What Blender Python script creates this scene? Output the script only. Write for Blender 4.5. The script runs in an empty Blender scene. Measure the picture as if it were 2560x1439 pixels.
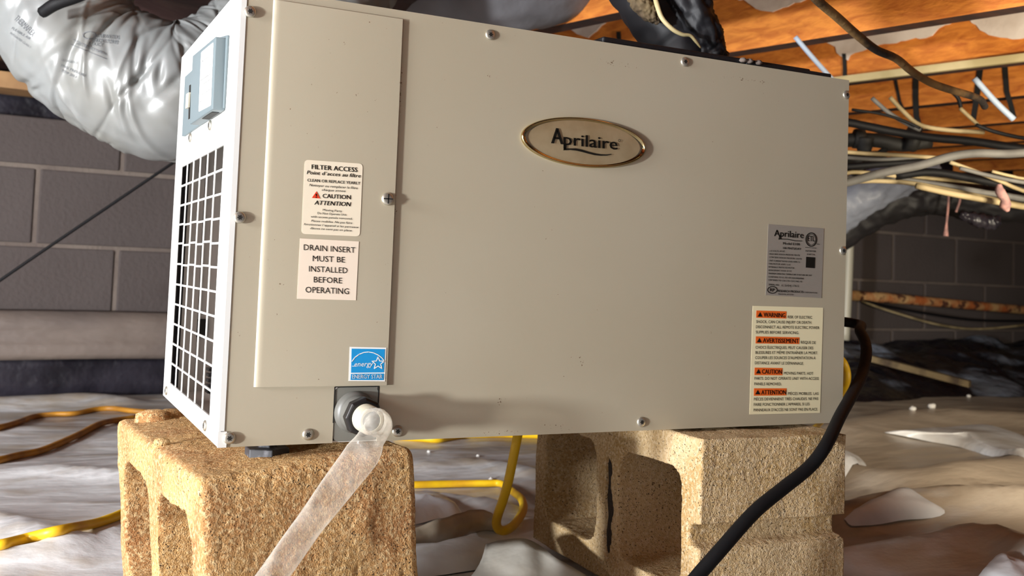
import bpy, bmesh, math, random
import numpy as np
from mathutils import Vector, Matrix, noise
from mathutils.bvhtree import BVHTree

random.seed(7); rng = np.random.default_rng(7)
PI = math.pi
S = bpy.context.scene
COL = S.collection

# ------------------------------------------------------------------ camera
Z0 = 0.205                                   # height of the cabinet's underside above the ground sheet
YAW, PITCH, ROLL = 0.4535, 0.0531, -0.0378
CP = Vector((-0.1672, -0.9006, 0.1593 + Z0))
FPX, CX, CY = 2532.0, 1280.0, 548.1
fw = Vector((math.sin(YAW)*math.cos(PITCH), math.cos(YAW)*math.cos(PITCH), math.sin(PITCH)))
r0 = Vector((math.cos(YAW), -math.sin(YAW), 0)); d0 = fw.cross(r0)
rt = r0*math.cos(ROLL) + d0*math.sin(ROLL)
dn = -r0*math.sin(ROLL) + d0*math.cos(ROLL)
cam = bpy.data.cameras.new('camera'); camo = bpy.data.objects.new('camera', cam); COL.objects.link(camo)
cam.sensor_width = 36; cam.lens = FPX/2560*36; cam.shift_y = (CY-719.5)/2560
cam.clip_start = 0.02; cam.clip_end = 60
M3 = Matrix((rt, -dn, -fw)).transposed()
camo.matrix_world = Matrix.Translation(CP) @ M3.to_4x4()
cam.dof.use_dof = True; cam.dof.focus_distance = 0.98; cam.dof.aperture_fstop = 11
S.camera = camo

# ------------------------------------------------------------------ world, lamps, exposure
S.view_settings.view_transform = 'Standard'; S.view_settings.look = 'None'
S.view_settings.gamma = 1; S.view_settings.use_curve_mapping = False
S.view_settings.exposure = 0.0
w = bpy.data.worlds.new('world'); S.world = w; w.use_nodes = True
w.node_tree.nodes['Background'].inputs[0].default_value = (0.80, 0.84, 1.0, 1)
w.node_tree.nodes['Background'].inputs[1].default_value = 0.10
def lamp(name, loc, target, power, size, color, kind='AREA', size_y=None):
    l = bpy.data.lights.new(name, kind); o = bpy.data.objects.new(name, l); COL.objects.link(o)
    l.energy = power; l.color = color
    if kind == 'AREA':
        l.size = size
        if size_y: l.shape = 'RECTANGLE'; l.size_y = size_y
    else: l.shadow_soft_size = size
    o.location = loc
    o.rotation_euler = (Vector(target)-Vector(loc)).to_track_quat('-Z', 'Y').to_euler()
    return o
lamp('work_light', (-2.10, -0.70, 0.28), (0.3, 0.1, 0.2), 410, 0.09, (0.95, 0.98, 1.0), 'POINT')
lamp('access_light', (-1.95, -0.30, 0.80), (0.3, 0.1, 0.2), 230, 0.22, (0.95, 0.97, 1.0), 'POINT')
lamp('camera_fill', (-0.75, -1.45, 0.62), (0.6, 0.3, 0.25), 2.2, 0.4, (1.0, 0.90, 0.76))  # unseen warm fill near the camera, added to lift the cabinet front
lb_ = lamp('joist_fill', (1.25, -0.45, 0.40), (2.5, 1.6, 0.70), 10, 0.2, (1.0, 0.88, 0.68)); lb_.data.spread = math.radians(110)  # unseen fill added at the right to brighten the joists and wall

# ------------------------------------------------------------------ pixel helpers (2560 x 1439 frame) used to place real geometry
def ray(px, py): return fw + rt*((px-CX)/FPX) + dn*((py-CY)/FPX)
def on(px, py, ax, val):
    v = ray(px, py); return CP + v*((val-CP[ax])/v[ax])
def dep(px, py, d): return CP + ray(px, py)*d

# ------------------------------------------------------------------ materials
def lin(h):
    c = [int(h[i:i+2], 16)/255 for i in (0, 2, 4)]
    return tuple((x/12.92 if x <= .04045 else ((x+.055)/1.055)**2.4) for x in c)+(1,)
def mat(name, color='808080', rough=.6, metal=0, spec=.5, col2=None, nscale=5, ndetail=4, thr=(.4, .6), bump=0, bscale=60, bdetail=3,
        coord='Object', stretch=None, trans=0, alpha=1, emit=None, coat=0, col3=None, n3=30, thr3=(.6, .65), sss=0, dist=0):
    m = bpy.data.materials.new(name); m.use_nodes = True; nt = m.node_tree; N = nt.nodes; L = nt.links
    b = N['Principled BSDF']; b.inputs['Base Color'].default_value = lin(color)
    b.inputs['Roughness'].default_value = rough; b.inputs['Metallic'].default_value = metal
    b.inputs['Specular IOR Level'].default_value = spec
    b.inputs['Transmission Weight'].default_value = trans; b.inputs['Alpha'].default_value = alpha
    b.inputs['Coat Weight'].default_value = coat
    tc = N.new('ShaderNodeTexCoord'); out = tc.outputs[coord]
    if stretch:
        mp = N.new('ShaderNodeMapping'); mp.inputs['Scale'].default_value = stretch; L.new(out, mp.inputs[0]); out = mp.outputs[0]
    def nz(sc, det, th):
        n = N.new('ShaderNodeTexNoise'); n.inputs['Scale'].default_value = sc; n.inputs['Detail'].default_value = det
        n.inputs['Distortion'].default_value = dist
        L.new(out, n.inputs['Vector']); r = N.new('ShaderNodeMapRange'); r.inputs[1].default_value = th[0]; r.inputs[2].default_value = th[1]
        L.new(n.outputs['Fac'], r.inputs[0]); return r.outputs[0]
    cur = None
    if col2:
        mx = N.new('ShaderNodeMix'); mx.data_type = 'RGBA'; mx.inputs[6].default_value = lin(color); mx.inputs[7].default_value = lin(col2)
        L.new(nz(nscale, ndetail, thr), mx.inputs[0]); cur = mx.outputs[2]
    if col3:
        mx = N.new('ShaderNodeMix'); mx.data_type = 'RGBA'; mx.inputs[6].default_value = lin(color); mx.inputs[7].default_value = lin(col3)
        if cur: L.new(cur, mx.inputs[6])
        L.new(nz(n3, 3, thr3), mx.inputs[0]); cur = mx.outputs[2]
    if cur: L.new(cur, b.inputs['Base Color'])
    if bump:
        n = N.new('ShaderNodeTexNoise'); n.inputs['Scale'].default_value = bscale; n.inputs['Detail'].default_value = bdetail
        L.new(out, n.inputs['Vector']); bp = N.new('ShaderNodeBump'); bp.inputs['Strength'].default_value = 1; bp.inputs['Distance'].default_value = bump
        L.new(n.outputs['Fac'], bp.inputs['Height']); L.new(bp.outputs[0], b.inputs['Normal'])
    m['bsdf'] = 1
    return m
M = {}
M['paint'] = mat('putty_powder_coat', 'b0a793', .45, col2='aa9f88', nscale=3, thr=(.3, .7), bump=.00003, bscale=1600)
# rust specks along the lower edge and a few over the face
def add_specks(m):
    nt = m.node_tree; N = nt.nodes; L = nt.links; b = N['Principled BSDF']
    src = b.inputs['Base Color'].links[0].from_socket
    tc = [n for n in N if n.type == 'TEX_COORD'][0]
    sx = N.new('ShaderNodeSeparateXYZ'); L.new(tc.outputs['Object'], sx.inputs[0])
    def mth(op, a, b2=None, v=None):
        n = N.new('ShaderNodeMath'); n.operation = op; n.use_clamp = False
        L.new(a, n.inputs[0]) if hasattr(a, 'links') else None
        if b2 is not None:
            if hasattr(b2, 'links'): L.new(b2, n.inputs[1])
            else: n.inputs[1].default_value = b2
        if v is not None: n.inputs[2].default_value = v
        return n.outputs[0]
    def box(xc, xw, zc, zw):
        a = mth('DIVIDE', mth('ABSOLUTE', mth('SUBTRACT', sx.outputs['X'], xc)), xw)
        c = mth('DIVIDE', mth('ABSOLUTE', mth('SUBTRACT', sx.outputs['Z'], zc)), zw)
        n = N.new('ShaderNodeMapRange'); n.inputs[1].default_value = 1.0; n.inputs[2].default_value = .55
        L.new(mth('MAXIMUM', a, c), n.inputs[0]); return n.outputs[0]
    reg = box(.262, .03, .0035, .003)
    for q in ((.33, .02, .006, .006), (.265, .012, .034, .005), (.352, .012, .072, .008), (.15, .0025, .21, .03), (.1495, .0022, .33, .05),
              (.145, .004, .058, .004), (.244, .008, .165, .005), (.446, .006, .228, .004), (.245, .01, .352, .004), (.56, .05, .386, .003), (.385, .03, .383, .004)):
        reg = mth('MAXIMUM', reg, box(*q))
    v = N.new('ShaderNodeTexNoise'); v.inputs['Scale'].default_value = 620; v.inputs['Detail'].default_value = 2
    L.new(tc.outputs['Object'], v.inputs['Vector'])
    v2 = N.new('ShaderNodeTexNoise'); v2.inputs['Scale'].default_value = 130; L.new(tc.outputs['Object'], v2.inputs['Vector'])
    s = mth('ADD', mth('MULTIPLY', v.outputs['Fac'], .7), mth('MULTIPLY', v2.outputs['Fac'], .5))
    s = mth('ADD', s, mth('MULTIPLY', reg, .125))
    r = N.new('ShaderNodeMapRange'); r.inputs[1].default_value = .83; r.inputs[2].default_value = .86; L.new(s, r.inputs[0])
    mx = N.new('ShaderNodeMix'); mx.data_type = 'RGBA'; L.new(r.outputs[0], mx.inputs[0]); L.new(src, mx.inputs[6]); mx.inputs[7].default_value = lin('5a4326')
    L.new(mx.outputs[2], b.inputs['Base Color'])
add_specks(M['paint'])
M['side'] = mat('side_lit_powder_coat', 'dcdcd8', .4)  # same cabinet paint, lightened to carry the strong light on its side
M['zinc'] = mat('zinc_screw', 'c6c2b4', .36, metal=.85)
M['dark'] = mat('recess_black', '15130f', .7)
M['ink'] = mat('black_ink', '17140f', .6, spec=.2)
M['inkgrey'] = mat('grey_ink', '3e4144', .6, spec=.2)
M['label'] = mat('label_paper', 'e8dcc4', .5)
M['labelpink'] = mat('label_paper_plain', 'eadac6', .5)
M['labelyel'] = mat('label_cream', 'e6dbb4', .5)
M['silverlabel'] = mat('rating_foil', 'a59d92', .38, metal=.35, bump=.0002, bscale=300, stretch=(1, 1, 8))
M['orange'] = mat('label_orange', 'e2641c', .5)
M['red'] = mat('label_red', 'd8401f', .5)
M['blue'] = mat('label_blue', '1c8fce', .4)
M['white'] = mat('label_white', 'eeeeea', .45)
M['chrome'] = mat('badge_rim_chrome', 'c9b98a', .12, metal=1)
M['badge'] = mat('badge_face', 'b09c7b', .3, metal=.35, col2='a18c6a', nscale=40, thr=(.35, .65), bump=.0003, bscale=60)
M['grey_plastic'] = mat('grey_plastic', '687478', .5)
M['plate'] = mat('drain_plate_grey', '7b7a72', .5)
M['pvcgrey'] = mat('pvc_grey', '605f5a', .45)
M['black_plastic'] = mat('black_nut_plastic', '1c1a1a', .35)
M['thread'] = mat('white_threaded_plastic', 'b9b3a0', .4)
M['filter'] = mat('filter_media', '6d6660', .85, bump=.001, bscale=400)
M['inner'] = mat('inner_sheet_steel', 'c6c2be', .6)
M['foot'] = mat('foot_rubber', '3a3a3e', .5, col2='6a6a70', nscale=120, thr=(.55, .7))
M['gasket'] = mat('black_collar', '111216', .5, bump=.001, bscale=120)
def vinyl():
    m = bpy.data.materials.new('clear_vinyl'); m.use_nodes = True; nt = m.node_tree; N = nt.nodes; L = nt.links
    b = N['Principled BSDF']; b.inputs['Base Color'].default_value = lin('e9e4d8'); b.inputs['Roughness'].default_value = .16
    b.inputs['Transmission Weight'].default_value = .35; b.inputs['IOR'].default_value = 1.45
    n = N.new('ShaderNodeTexNoise'); n.inputs['Scale'].default_value = 140; n.inputs['Detail'].default_value = 4
    mp = N.new('ShaderNodeMapping'); tc = N.new('ShaderNodeTexCoord'); L.new(tc.outputs['Object'], mp.inputs[0]); L.new(mp.outputs[0], n.inputs[0])
    bp = N.new('ShaderNodeBump'); bp.inputs['Distance'].default_value = .0012; L.new(n.outputs['Fac'], bp.inputs['Height']); L.new(bp.outputs[0], b.inputs['Normal'])
    tr = N.new('ShaderNodeBsdfTransparent'); tr.inputs[0].default_value = (.97, .95, .92, 1)
    lw = N.new('ShaderNodeLayerWeight'); lw.inputs['Blend'].default_value = .35
    n2 = N.new('ShaderNodeTexNoise'); n2.inputs['Scale'].default_value = 45; n2.inputs['Detail'].default_value = 5; L.new(tc.outputs['Object'], n2.inputs[0])
    r2 = N.new('ShaderNodeMapRange'); r2.inputs[1].default_value = .35; r2.inputs[2].default_value = .75; r2.inputs[3].default_value = .08; r2.inputs[4].default_value = .36
    L.new(n2.outputs['Fac'], r2.inputs[0])
    r = N.new('ShaderNodeMapRange'); r.inputs[1].default_value = .1; r.inputs[2].default_value = .75; r.inputs[3].default_value = 0; r.inputs[4].default_value = .55
    L.new(lw.outputs['Facing'], r.inputs[0])
    ad = N.new('ShaderNodeMath'); ad.operation = 'ADD'; ad.use_clamp = True; L.new(r.outputs[0], ad.inputs[0]); L.new(r2.outputs[0], ad.inputs[1])
    mx = N.new('ShaderNodeMixShader'); L.new(ad.outputs[0], mx.inputs[0]); L.new(tr.outputs[0], mx.inputs[1]); L.new(b.outputs[0], mx.inputs[2])
    L.new(mx.outputs[0], N['Material Output'].inputs[0]); return m
M['vinyl'] = vinyl()
def concrete(name, base, c2, c3, pit='4a3a2a'):
    m = bpy.data.materials.new(name); m.use_nodes = True; nt = m.node_tree; N = nt.nodes; L = nt.links; b = N['Principled BSDF']
    b.inputs['Roughness'].default_value = .95; b.inputs['Specular IOR Level'].default_value = .15
    tc = N.new('ShaderNodeTexCoord')
    def nz(sc, a, c, det=4):
        n = N.new('ShaderNodeTexNoise'); n.inputs['Scale'].default_value = sc; n.inputs['Detail'].default_value = det; L.new(tc.outputs['Object'], n.inputs[0])
        r = N.new('ShaderNodeMapRange'); r.inputs[1].default_value = a; r.inputs[2].default_value = c; L.new(n.outputs['Fac'], r.inputs[0]); return r.outputs[0], n.outputs['Fac']
    cur = None
    for col, (f, _) in ((c2, nz(11, .4, .65)), (c3, nz(260, .45, .7, 2)), (pit, nz(560, .645, .69, 1)), (pit, nz(230, .72, .75, 2))):
        mx = N.new('ShaderNodeMix'); mx.data_type = 'RGBA'; mx.inputs[6].default_value = lin(base); mx.inputs[7].default_value = lin(col)
        if cur: L.new(cur, mx.inputs[6])
        L.new(f, mx.inputs[0]); cur = mx.outputs[2]
    L.new(cur, b.inputs['Base Color'])
    _, h = nz(700, 0, 1, 3); _, h2 = nz(260, 0, 1, 2)
    ad = N.new('ShaderNodeMath'); ad.operation = 'ADD'; L.new(h, ad.inputs[0]); L.new(h2, ad.inputs[1])
    bp = N.new('ShaderNodeBump'); bp.inputs['Distance'].default_value = .0013; bp.inputs['Strength'].default_value = .9; L.new(ad.outputs[0], bp.inputs['Height']); L.new(bp.outputs[0], b.inputs['Normal'])
    return m
M['conc_brown'] = concrete('weathered_concrete_brown', 'b8925f', '9c6c44', 'cdb083')
M['conc_tan'] = concrete('weathered_concrete_tan', 'bfa47c', 'a98958', 'cdb694')
M['wallblock'] = mat('wall_block_paint', '4a413e', .9, col2='534a47', nscale=2.5, thr=(.3, .7), bump=.002, bscale=90)
M['mortar'] = mat('mortar', '74685f', .95, col2='665a53', nscale=6, bump=.003, bscale=80)
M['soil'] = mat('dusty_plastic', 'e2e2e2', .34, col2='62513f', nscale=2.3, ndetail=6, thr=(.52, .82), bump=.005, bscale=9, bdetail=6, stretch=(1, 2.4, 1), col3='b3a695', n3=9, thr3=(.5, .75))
def browner_right_back(m):  # more brown in the mix towards the right and the back
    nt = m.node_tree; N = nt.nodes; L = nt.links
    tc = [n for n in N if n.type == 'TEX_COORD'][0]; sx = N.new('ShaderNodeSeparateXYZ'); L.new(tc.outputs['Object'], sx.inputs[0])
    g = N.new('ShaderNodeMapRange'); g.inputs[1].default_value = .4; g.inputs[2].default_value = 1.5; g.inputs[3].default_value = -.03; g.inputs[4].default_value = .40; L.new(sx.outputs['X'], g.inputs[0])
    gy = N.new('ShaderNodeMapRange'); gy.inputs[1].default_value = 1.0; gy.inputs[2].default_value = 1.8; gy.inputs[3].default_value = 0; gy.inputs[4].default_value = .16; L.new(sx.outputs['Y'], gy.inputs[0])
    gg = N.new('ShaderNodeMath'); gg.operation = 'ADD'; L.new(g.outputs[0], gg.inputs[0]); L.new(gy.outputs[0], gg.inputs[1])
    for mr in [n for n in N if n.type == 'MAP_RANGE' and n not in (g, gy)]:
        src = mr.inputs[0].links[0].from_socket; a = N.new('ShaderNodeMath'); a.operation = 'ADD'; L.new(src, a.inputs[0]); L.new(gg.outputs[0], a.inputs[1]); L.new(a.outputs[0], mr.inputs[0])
browner_right_back(M['soil'])
M['sheet'] = mat('white_patch_plastic', 'eceff4', .3, col2='bdb6ac', nscale=6, thr=(.45, .75), bump=.003, bscale=20)
M['fold'] = mat('tan_polythene', 'b9ab98', .35, col2='9a8a76', nscale=9, thr=(.4, .7), bump=.002, bscale=25)
M['liner'] = mat('wall_liner_film', '75685f', .6, col2='5f544f', nscale=4, thr=(.35, .7), bump=.006, bscale=12, stretch=(1, 1, 2))
M['blackfilm'] = mat('dark_band_surface', '17151c', .35, col2='2b2830', nscale=7, bump=.01, bscale=14)
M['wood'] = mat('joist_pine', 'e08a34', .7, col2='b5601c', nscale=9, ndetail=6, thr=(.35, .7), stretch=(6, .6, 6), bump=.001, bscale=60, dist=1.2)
M['wood_shade'] = mat('joist_shade_side', '4a2b1c', .8, col2='33201a', nscale=7, stretch=(1, 5, 5))
M['strip'] = mat('cream_strip', 'c9b88a', .6, col2='b5a474', nscale=12)
M['sillwood'] = mat('sill_wood', 'b0875a', .7, col2='96704a', nscale=9)
M['paper'] = mat('torn_insulation_paper', 'e6dbd0', .9, col2='cfc1b4', nscale=10, bump=.001, bscale=60)
M['subfloor'] = mat('subfloor_board', '5a3a28', .9, col2='2a1a14', nscale=5)
M['foil'] = mat('silver_duct_jacket', '7e807f', .38, metal=.05, col2='74736d', nscale=8, thr=(.4, .7), coat=.12)
M['blackduct'] = mat('black_duct_jacket', '0f0e12', .6, col2='19181c', nscale=8, bump=.0012, bscale=25)
M['greyduct'] = mat('grey_duct_jacket', '838286', .55, col2='6f6e72', nscale=6, bump=.004, bscale=15)
M['blueduct'] = mat('blue_grey_duct', '767c8a', .5, bump=.003, bscale=25)
M['yellow'] = mat('yellow_cord', 'f0c21a', .45, col2='c88e20', nscale=14, thr=(.5, .75))
M['orangecord'] = mat('dirty_yellow_cord', 'c0841f', .55, col2='8d5c22', nscale=16, thr=(.4, .7))
M['rubber'] = mat('black_rubber', '0b0a0c', .65, spec=.25, bump=.0006, bscale=60)
M['browncable'] = mat('dirty_brown_cable', '8a6a3e', .7, col2='1d1612', nscale=7, thr=(.45, .55), bump=.002, bscale=90)
M['cream'] = mat('cream_cable', 'b3a078', .7, col2='857552', nscale=12)
M['greycable'] = mat('grey_cable', '6f6d68', .7, col2='55534f', nscale=12)
M['pink'] = mat('pink_lint', 'b98a82', .95, col2='8f6f6c', nscale=60)
M['rust'] = mat('rusty_pipe', 'b4622c', .8, col2='c9a06a', nscale=14, thr=(.4, .6), col3='5a3320', n3=22, thr3=(.52, .6), bump=.004, bscale=60)
M['driftwood'] = mat('mottled_wood', '7a6848', .85, col2='4a3b2a', nscale=16, thr=(.4, .6), bump=.003, bscale=60)
M['pebble'] = mat('foam_crumb', 'e6e2da', .8)
M['bluestrap'] = mat('galvanised_strap', 'a3b2c4', .6)

# ------------------------------------------------------------------ mesh helpers
class MB:
    def __init__(s): s.v = []; s.f = []
    def add(s, vs, fs):
        o = len(s.v); s.v += [tuple(p) for p in vs]; s.f += [tuple(i+o for i in f) for f in fs]
    def box(s, a, b):
        x0, y0, z0 = a; x1, y1, z1 = b
        s.add([(x0, y0, z0), (x1, y0, z0), (x1, y1, z0), (x0, y1, z0), (x0, y0, z1), (x1, y0, z1), (x1, y1, z1), (x0, y1, z1)],
              [(0, 3, 2, 1), (4, 5, 6, 7), (0, 1, 5, 4), (1, 2, 6, 5), (2, 3, 7, 6), (3, 0, 4, 7)])
    def prism(s, base, off):              # polygon extruded by a vector
        n = len(base); off = Vector(off)
        s.add([Vector(p) for p in base]+[Vector(p)+off for p in base],
              [tuple(range(n-1, -1, -1)), tuple(range(n, 2*n))]+[(i, (i+1) % n, n+(i+1) % n, n+i) for i in range(n)])
    def tube(s, pts, r, seg=12, smooth=4, flat=None, caps=True):
        P, R_ = path(pts, r, smooth); n = len(P); T = tangents(P)
        up = Vector((0, 0, 1)) if abs(T[0].z) < .9 else Vector((0, 1, 0))
        u = T[0].cross(up).normalized(); o = len(s.v)
        for i in range(n):
            u = (u-T[i]*u.dot(T[i])).normalized(); v = T[i].cross(u)
            for k in range(seg):
                a = 2*PI*k/seg; s.v.append(tuple(P[i]+(u*math.cos(a)+v*math.sin(a))*R_[i]))
        for i in range(n-1):
            for k in range(seg):
                s.f.append((o+i*seg+k, o+i*seg+(k+1) % seg, o+(i+1)*seg+(k+1) % seg, o+(i+1)*seg+k))
        if caps: s.f.append(tuple(o+k for k in range(seg-1, -1, -1))); s.f.append(tuple(o+(n-1)*seg+k for k in range(seg)))
    def lathe(s, prof, org, axis, seg=28):
        axis = Vector(axis).normalized(); up = Vector((0, 0, 1)) if abs(axis.z) < .9 else Vector((1, 0, 0))
        u = axis.cross(up).normalized(); v = axis.cross(u); o = len(s.v); org = Vector(org)
        for (r, h) in prof:
            for k in range(seg):
                a = 2*PI*k/seg; s.v.append(tuple(org+axis*h+(u*math.cos(a)+v*math.sin(a))*r))
        for i in range(len(prof)-1):
            for k in range(seg): s.f.append((o+i*seg+k, o+(i+1)*seg+k, o+(i+1)*seg+(k+1) % seg, o+i*seg+(k+1) % seg))
        s.f.append(tuple(o+k for k in range(seg))); s.f.append(tuple(o+(len(prof)-1)*seg+k for k in range(seg-1, -1, -1)))
    def build(s, name, m, parent=None, smooth=False, bevel=0, origin=None, loc=None, fixn=True):
        me = bpy.data.meshes.new(name); vs = s.v
        if origin is not None: vs = [tuple(Vector(p)-Vector(origin)) for p in vs]
        me.from_pydata(vs, [], s.f); me.materials.append(m)
        if fixn:
            bm = bmesh.new(); bm.from_mesh(me); bmesh.ops.recalc_face_normals(bm, faces=bm.faces); bm.to_mesh(me); bm.free()
        o = bpy.data.objects.new(name, me); COL.objects.link(o)
        if origin is not None: o.location = origin
        if loc is not None: o.location = loc
        if parent: o.parent = parent
        if smooth:
            for p in me.polygons: p.use_smooth = True
            if smooth == 'auto': me.set_sharp_from_angle(angle=math.radians(35))
        if bevel:
            b = o.modifiers.new('bevel', 'BEVEL'); b.width = bevel; b.segments = 2; b.limit_method = 'ANGLE'
        return o
def path(pts, r, k):
    P = [Vector(p) for p in pts]; R_ = list(r) if hasattr(r, '__len__') else [r]*len(P)
    if k <= 1 or len(P) < 3: return P, R_
    q = [P[0]*2-P[1]]+P+[P[-1]*2-P[-2]]; rr = [R_[0]]+R_+[R_[-1]]; out = []; ro = []
    for i in range(1, len(q)-2):
        for j in range(k):
            t = j/k; a, b, c, d = q[i-1:i+3]
            out.append(.5*((2*b)+(c-a)*t+(2*a-5*b+4*c-d)*t*t+(3*b-a-3*c+d)*t**3)); ro.append(rr[i]*(1-t)+rr[i+1]*t)
    out.append(P[-1]); ro.append(R_[-1]); return out, ro
def tangents(P):
    n = len(P); return [(P[min(i+1, n-1)]-P[max(i-1, 0)]).normalized() for i in range(n)]
def tag(o, label=None, cat=None, group=None, kind=None):
    if label: o['label'] = label
    if cat: o['category'] = cat
    if group: o['group'] = group
    if kind: o['kind'] = kind
    return o
def empty(name, loc=(0, 0, 0)):
    o = bpy.data.objects.new(name, None); COL.objects.link(o); o.location = loc; o.empty_display_size = .05; return o
def child(o, parent):
    o.parent = parent; o.matrix_parent_inverse = Matrix.Translation(-Vector(parent.location)) if parent.location.length else Matrix.Identity(4); return o
def tube_obj(name, m, pts, r, label=None, cat=None, group=None, seg=12, smooth=5, parent=None):
    b = MB(); b.tube(pts, r, seg, smooth); o = b.build(name, m, parent, smooth=True)
    return tag(o, label, cat, group) if label else o

# ------------------------------------------------------------------ the setting: ground, wall, ceiling
def fbm(x, y, s, o=4, z=0): return noise.fractal(Vector((x*s, y*s, z)), 1.0, 2.0, o)
RIDGES = [  # (px points on the ground, height, width)
    ([(-80, 1190), (120, 1180), (320, 1190)], .010, .022), ([(0, 1405), (180, 1380), (300, 1352)], .012, .014),
    ([(-60, 1300), (60, 1330), (160, 1390)], .012, .03), ([(0, 1010), (200, 1005), (300, 1010)], .02, .05),
    ([(2080, 1310), (2300, 1272), (2600, 1268)], .035, .045), ([(2080, 1420), (2300, 1380), (2470, 1355), (2620, 1420)], .03, .04),
    ([(2090, 1190), (2300, 1215), (2600, 1165)], .03, .08), ([(2100, 1090), (2300, 1060), (2600, 1060)], .035, .09),
    ([(1060, 1170), (1180, 1160), (1330, 1190)], .012, .03), ([(1050, 1240), (1180, 1255), (1260, 1275)], .015, .03)]
RP = []
for pts, h, wd_ in RIDGES:
    P, _ = path([on(px, py, 2, 0) for px, py in pts], 1, 6); RP.append((np.array([(p.x, p.y) for p in P]), h, wd_))
nx, ny = 330, 270
X = np.linspace(0, 1, nx); Y = np.linspace(0, 1, ny)
X = -1.7+8.2*X**1.35; Y = -1.3+6.2*Y**1.3
gx, gy = np.meshgrid(X, Y); H = np.zeros_like(gx)
for j in range(ny):
    for i in range(nx):
        x, y = gx[j, i], gy[j, i]
        H[j, i] = .012*fbm(x, y*1.7, 1.6)+.003*abs(fbm(x*.6, y*2.2, 6, 3, 3))
for P, h, wd_ in RP:
    dmin = np.full_like(gx, 9.)
    for a, b in zip(P[:-1], P[1:]):
        ab = b-a; t = np.clip(((gx-a[0])*ab[0]+(gy-a[1])*ab[1])/(ab@ab+1e-9), 0, 1)
        dmin = np.minimum(dmin, np.hypot(gx-a[0]-t*ab[0], gy-a[1]-t*ab[1]))
    H += h*np.exp(-(dmin/wd_)**2)
# flat where the two blocks stand
for (x0, x1, y0, y1) in ((-.09, .21, -.08, .40), (.43, .70, -.08, .38)):
    dx = np.maximum(np.maximum(x0-gx, gx-x1), 0); dy = np.maximum(np.maximum(y0-gy, gy-y1), 0)
    k = np.clip(np.hypot(dx, dy)/.06, 0, 1); H = H*k - .006*(1-k)
fb = MB(); fb.v = [(float(gx[j, i]), float(gy[j, i]), float(H[j, i])) for j in range(ny) for i in range(nx)]
fb.f = [(j*nx+i, j*nx+i+1, (j+1)*nx+i+1, (j+1)*nx+i) for j in range(ny-1) for i in range(nx-1)]
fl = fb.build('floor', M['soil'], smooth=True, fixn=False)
tag(fl, 'crawlspace ground covered with dusty wrinkled plastic sheeting', kind='structure')
floor_bvh = BVHTree.FromPolygons([Vector(v) for v in fb.v], fb.f)
def ground(x, y):
    h = floor_bvh.ray_cast(Vector((x, y, 1)), Vector((0, 0, -1))); return h[0].z if h[0] else 0
def gpt(px, py, up=0.0):
    v = ray(px, py).normalized(); h = floor_bvh.ray_cast(CP, v)
    p = h[0] if h[0] else on(px, py, 2, 0); return Vector((p.x, p.y, p.z+up))

WYAW = math.radians(4.134); WD = Vector((math.cos(WYAW), math.sin(WYAW), 0)); WN = Vector((WD.y, -WD.x, 0))
WP0 = Vector((-0.203, 1.947, 0))
def wp(u, z, out=0): return WP0+WD*u+WN*out+Vector((0, 0, z))
def wpx(px, py, out=0):
    v = ray(px, py); base = WP0+WN*out; t = (base-CP).dot(WN)/v.dot(WN); return CP+v*t
wall = MB(); a, b_ = wp(-1.6, -.1, -.012), wp(6.2, -.1, -.012)
wall.prism([a, b_, b_-WN*.15, a-WN*.15], (0, 0, .1+Z0+.512))
wl = wall.build('wall_back', M['mortar']); tag(wl, 'painted concrete block foundation wall with recessed mortar', kind='structure')
bme = None
for c in range(5):
    ztop = Z0+.3855+.13-.0 if c == 0 else Z0+.3805-(c-1)*.2
    h = .120 if c == 0 else .190
    if c == 0: ztop = Z0+.512
    off = .277 if c % 2 == 0 else .075
    u = off-.4064*5
    while u < 6.0:
        if -1.6 < u+.4 and u > -1.6:
            k = MB(); z1 = ztop; z0 = max(ztop-h, -.05)
            c0 = wp(u+.006, z0, -.02); c1 = wp(u+.4004, z0, -.02)
            k.prism([c0+WN*.013, c1+WN*.013, c1, c0], (0, 0, z1-z0))
            key = 'k%d' % c if c else 'k0'
            if not hasattr(bpy, '_bk'): bpy._bk = {}
            if (key not in bpy._bk):
                o = k.build('block', M['wallblock'], wl, bevel=.004, origin=c0); bpy._bk[key] = o.data
            else:
                o = bpy.data.objects.new('block', bpy._bk[key]); COL.objects.link(o); o.parent = wl; o.location = c0
                bb = o.modifiers.new('bevel', 'BEVEL'); bb.width = .004; bb.segments = 2
        u += .4064
del bpy._bk
# sill beam and dark rim above the block wall
sb = MB(); a, b_ = wp(-1.6, Z0+.568, .07), wp(6.2, Z0+.568, .07)
sb.prism([a, b_, b_-WN*.12, a-WN*.12], (0, 0, .040)); sl = sb.build('trim_1', M['sillwood'])
tag(sl, 'pale wooden sill strip above the block wall', kind='structure')
rb = MB(); a, b_ = wp(-1.6, Z0+.50, -.10), wp(6.2, Z0+.50, -.10)
rb.prism([a, b_, b_-WN*.05, a-WN*.05], (0, 0, .42)); rm = rb.build('trim_2', M['blackfilm']); tag(rm, 'dark rim board band above the block wall', kind='structure')

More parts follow.
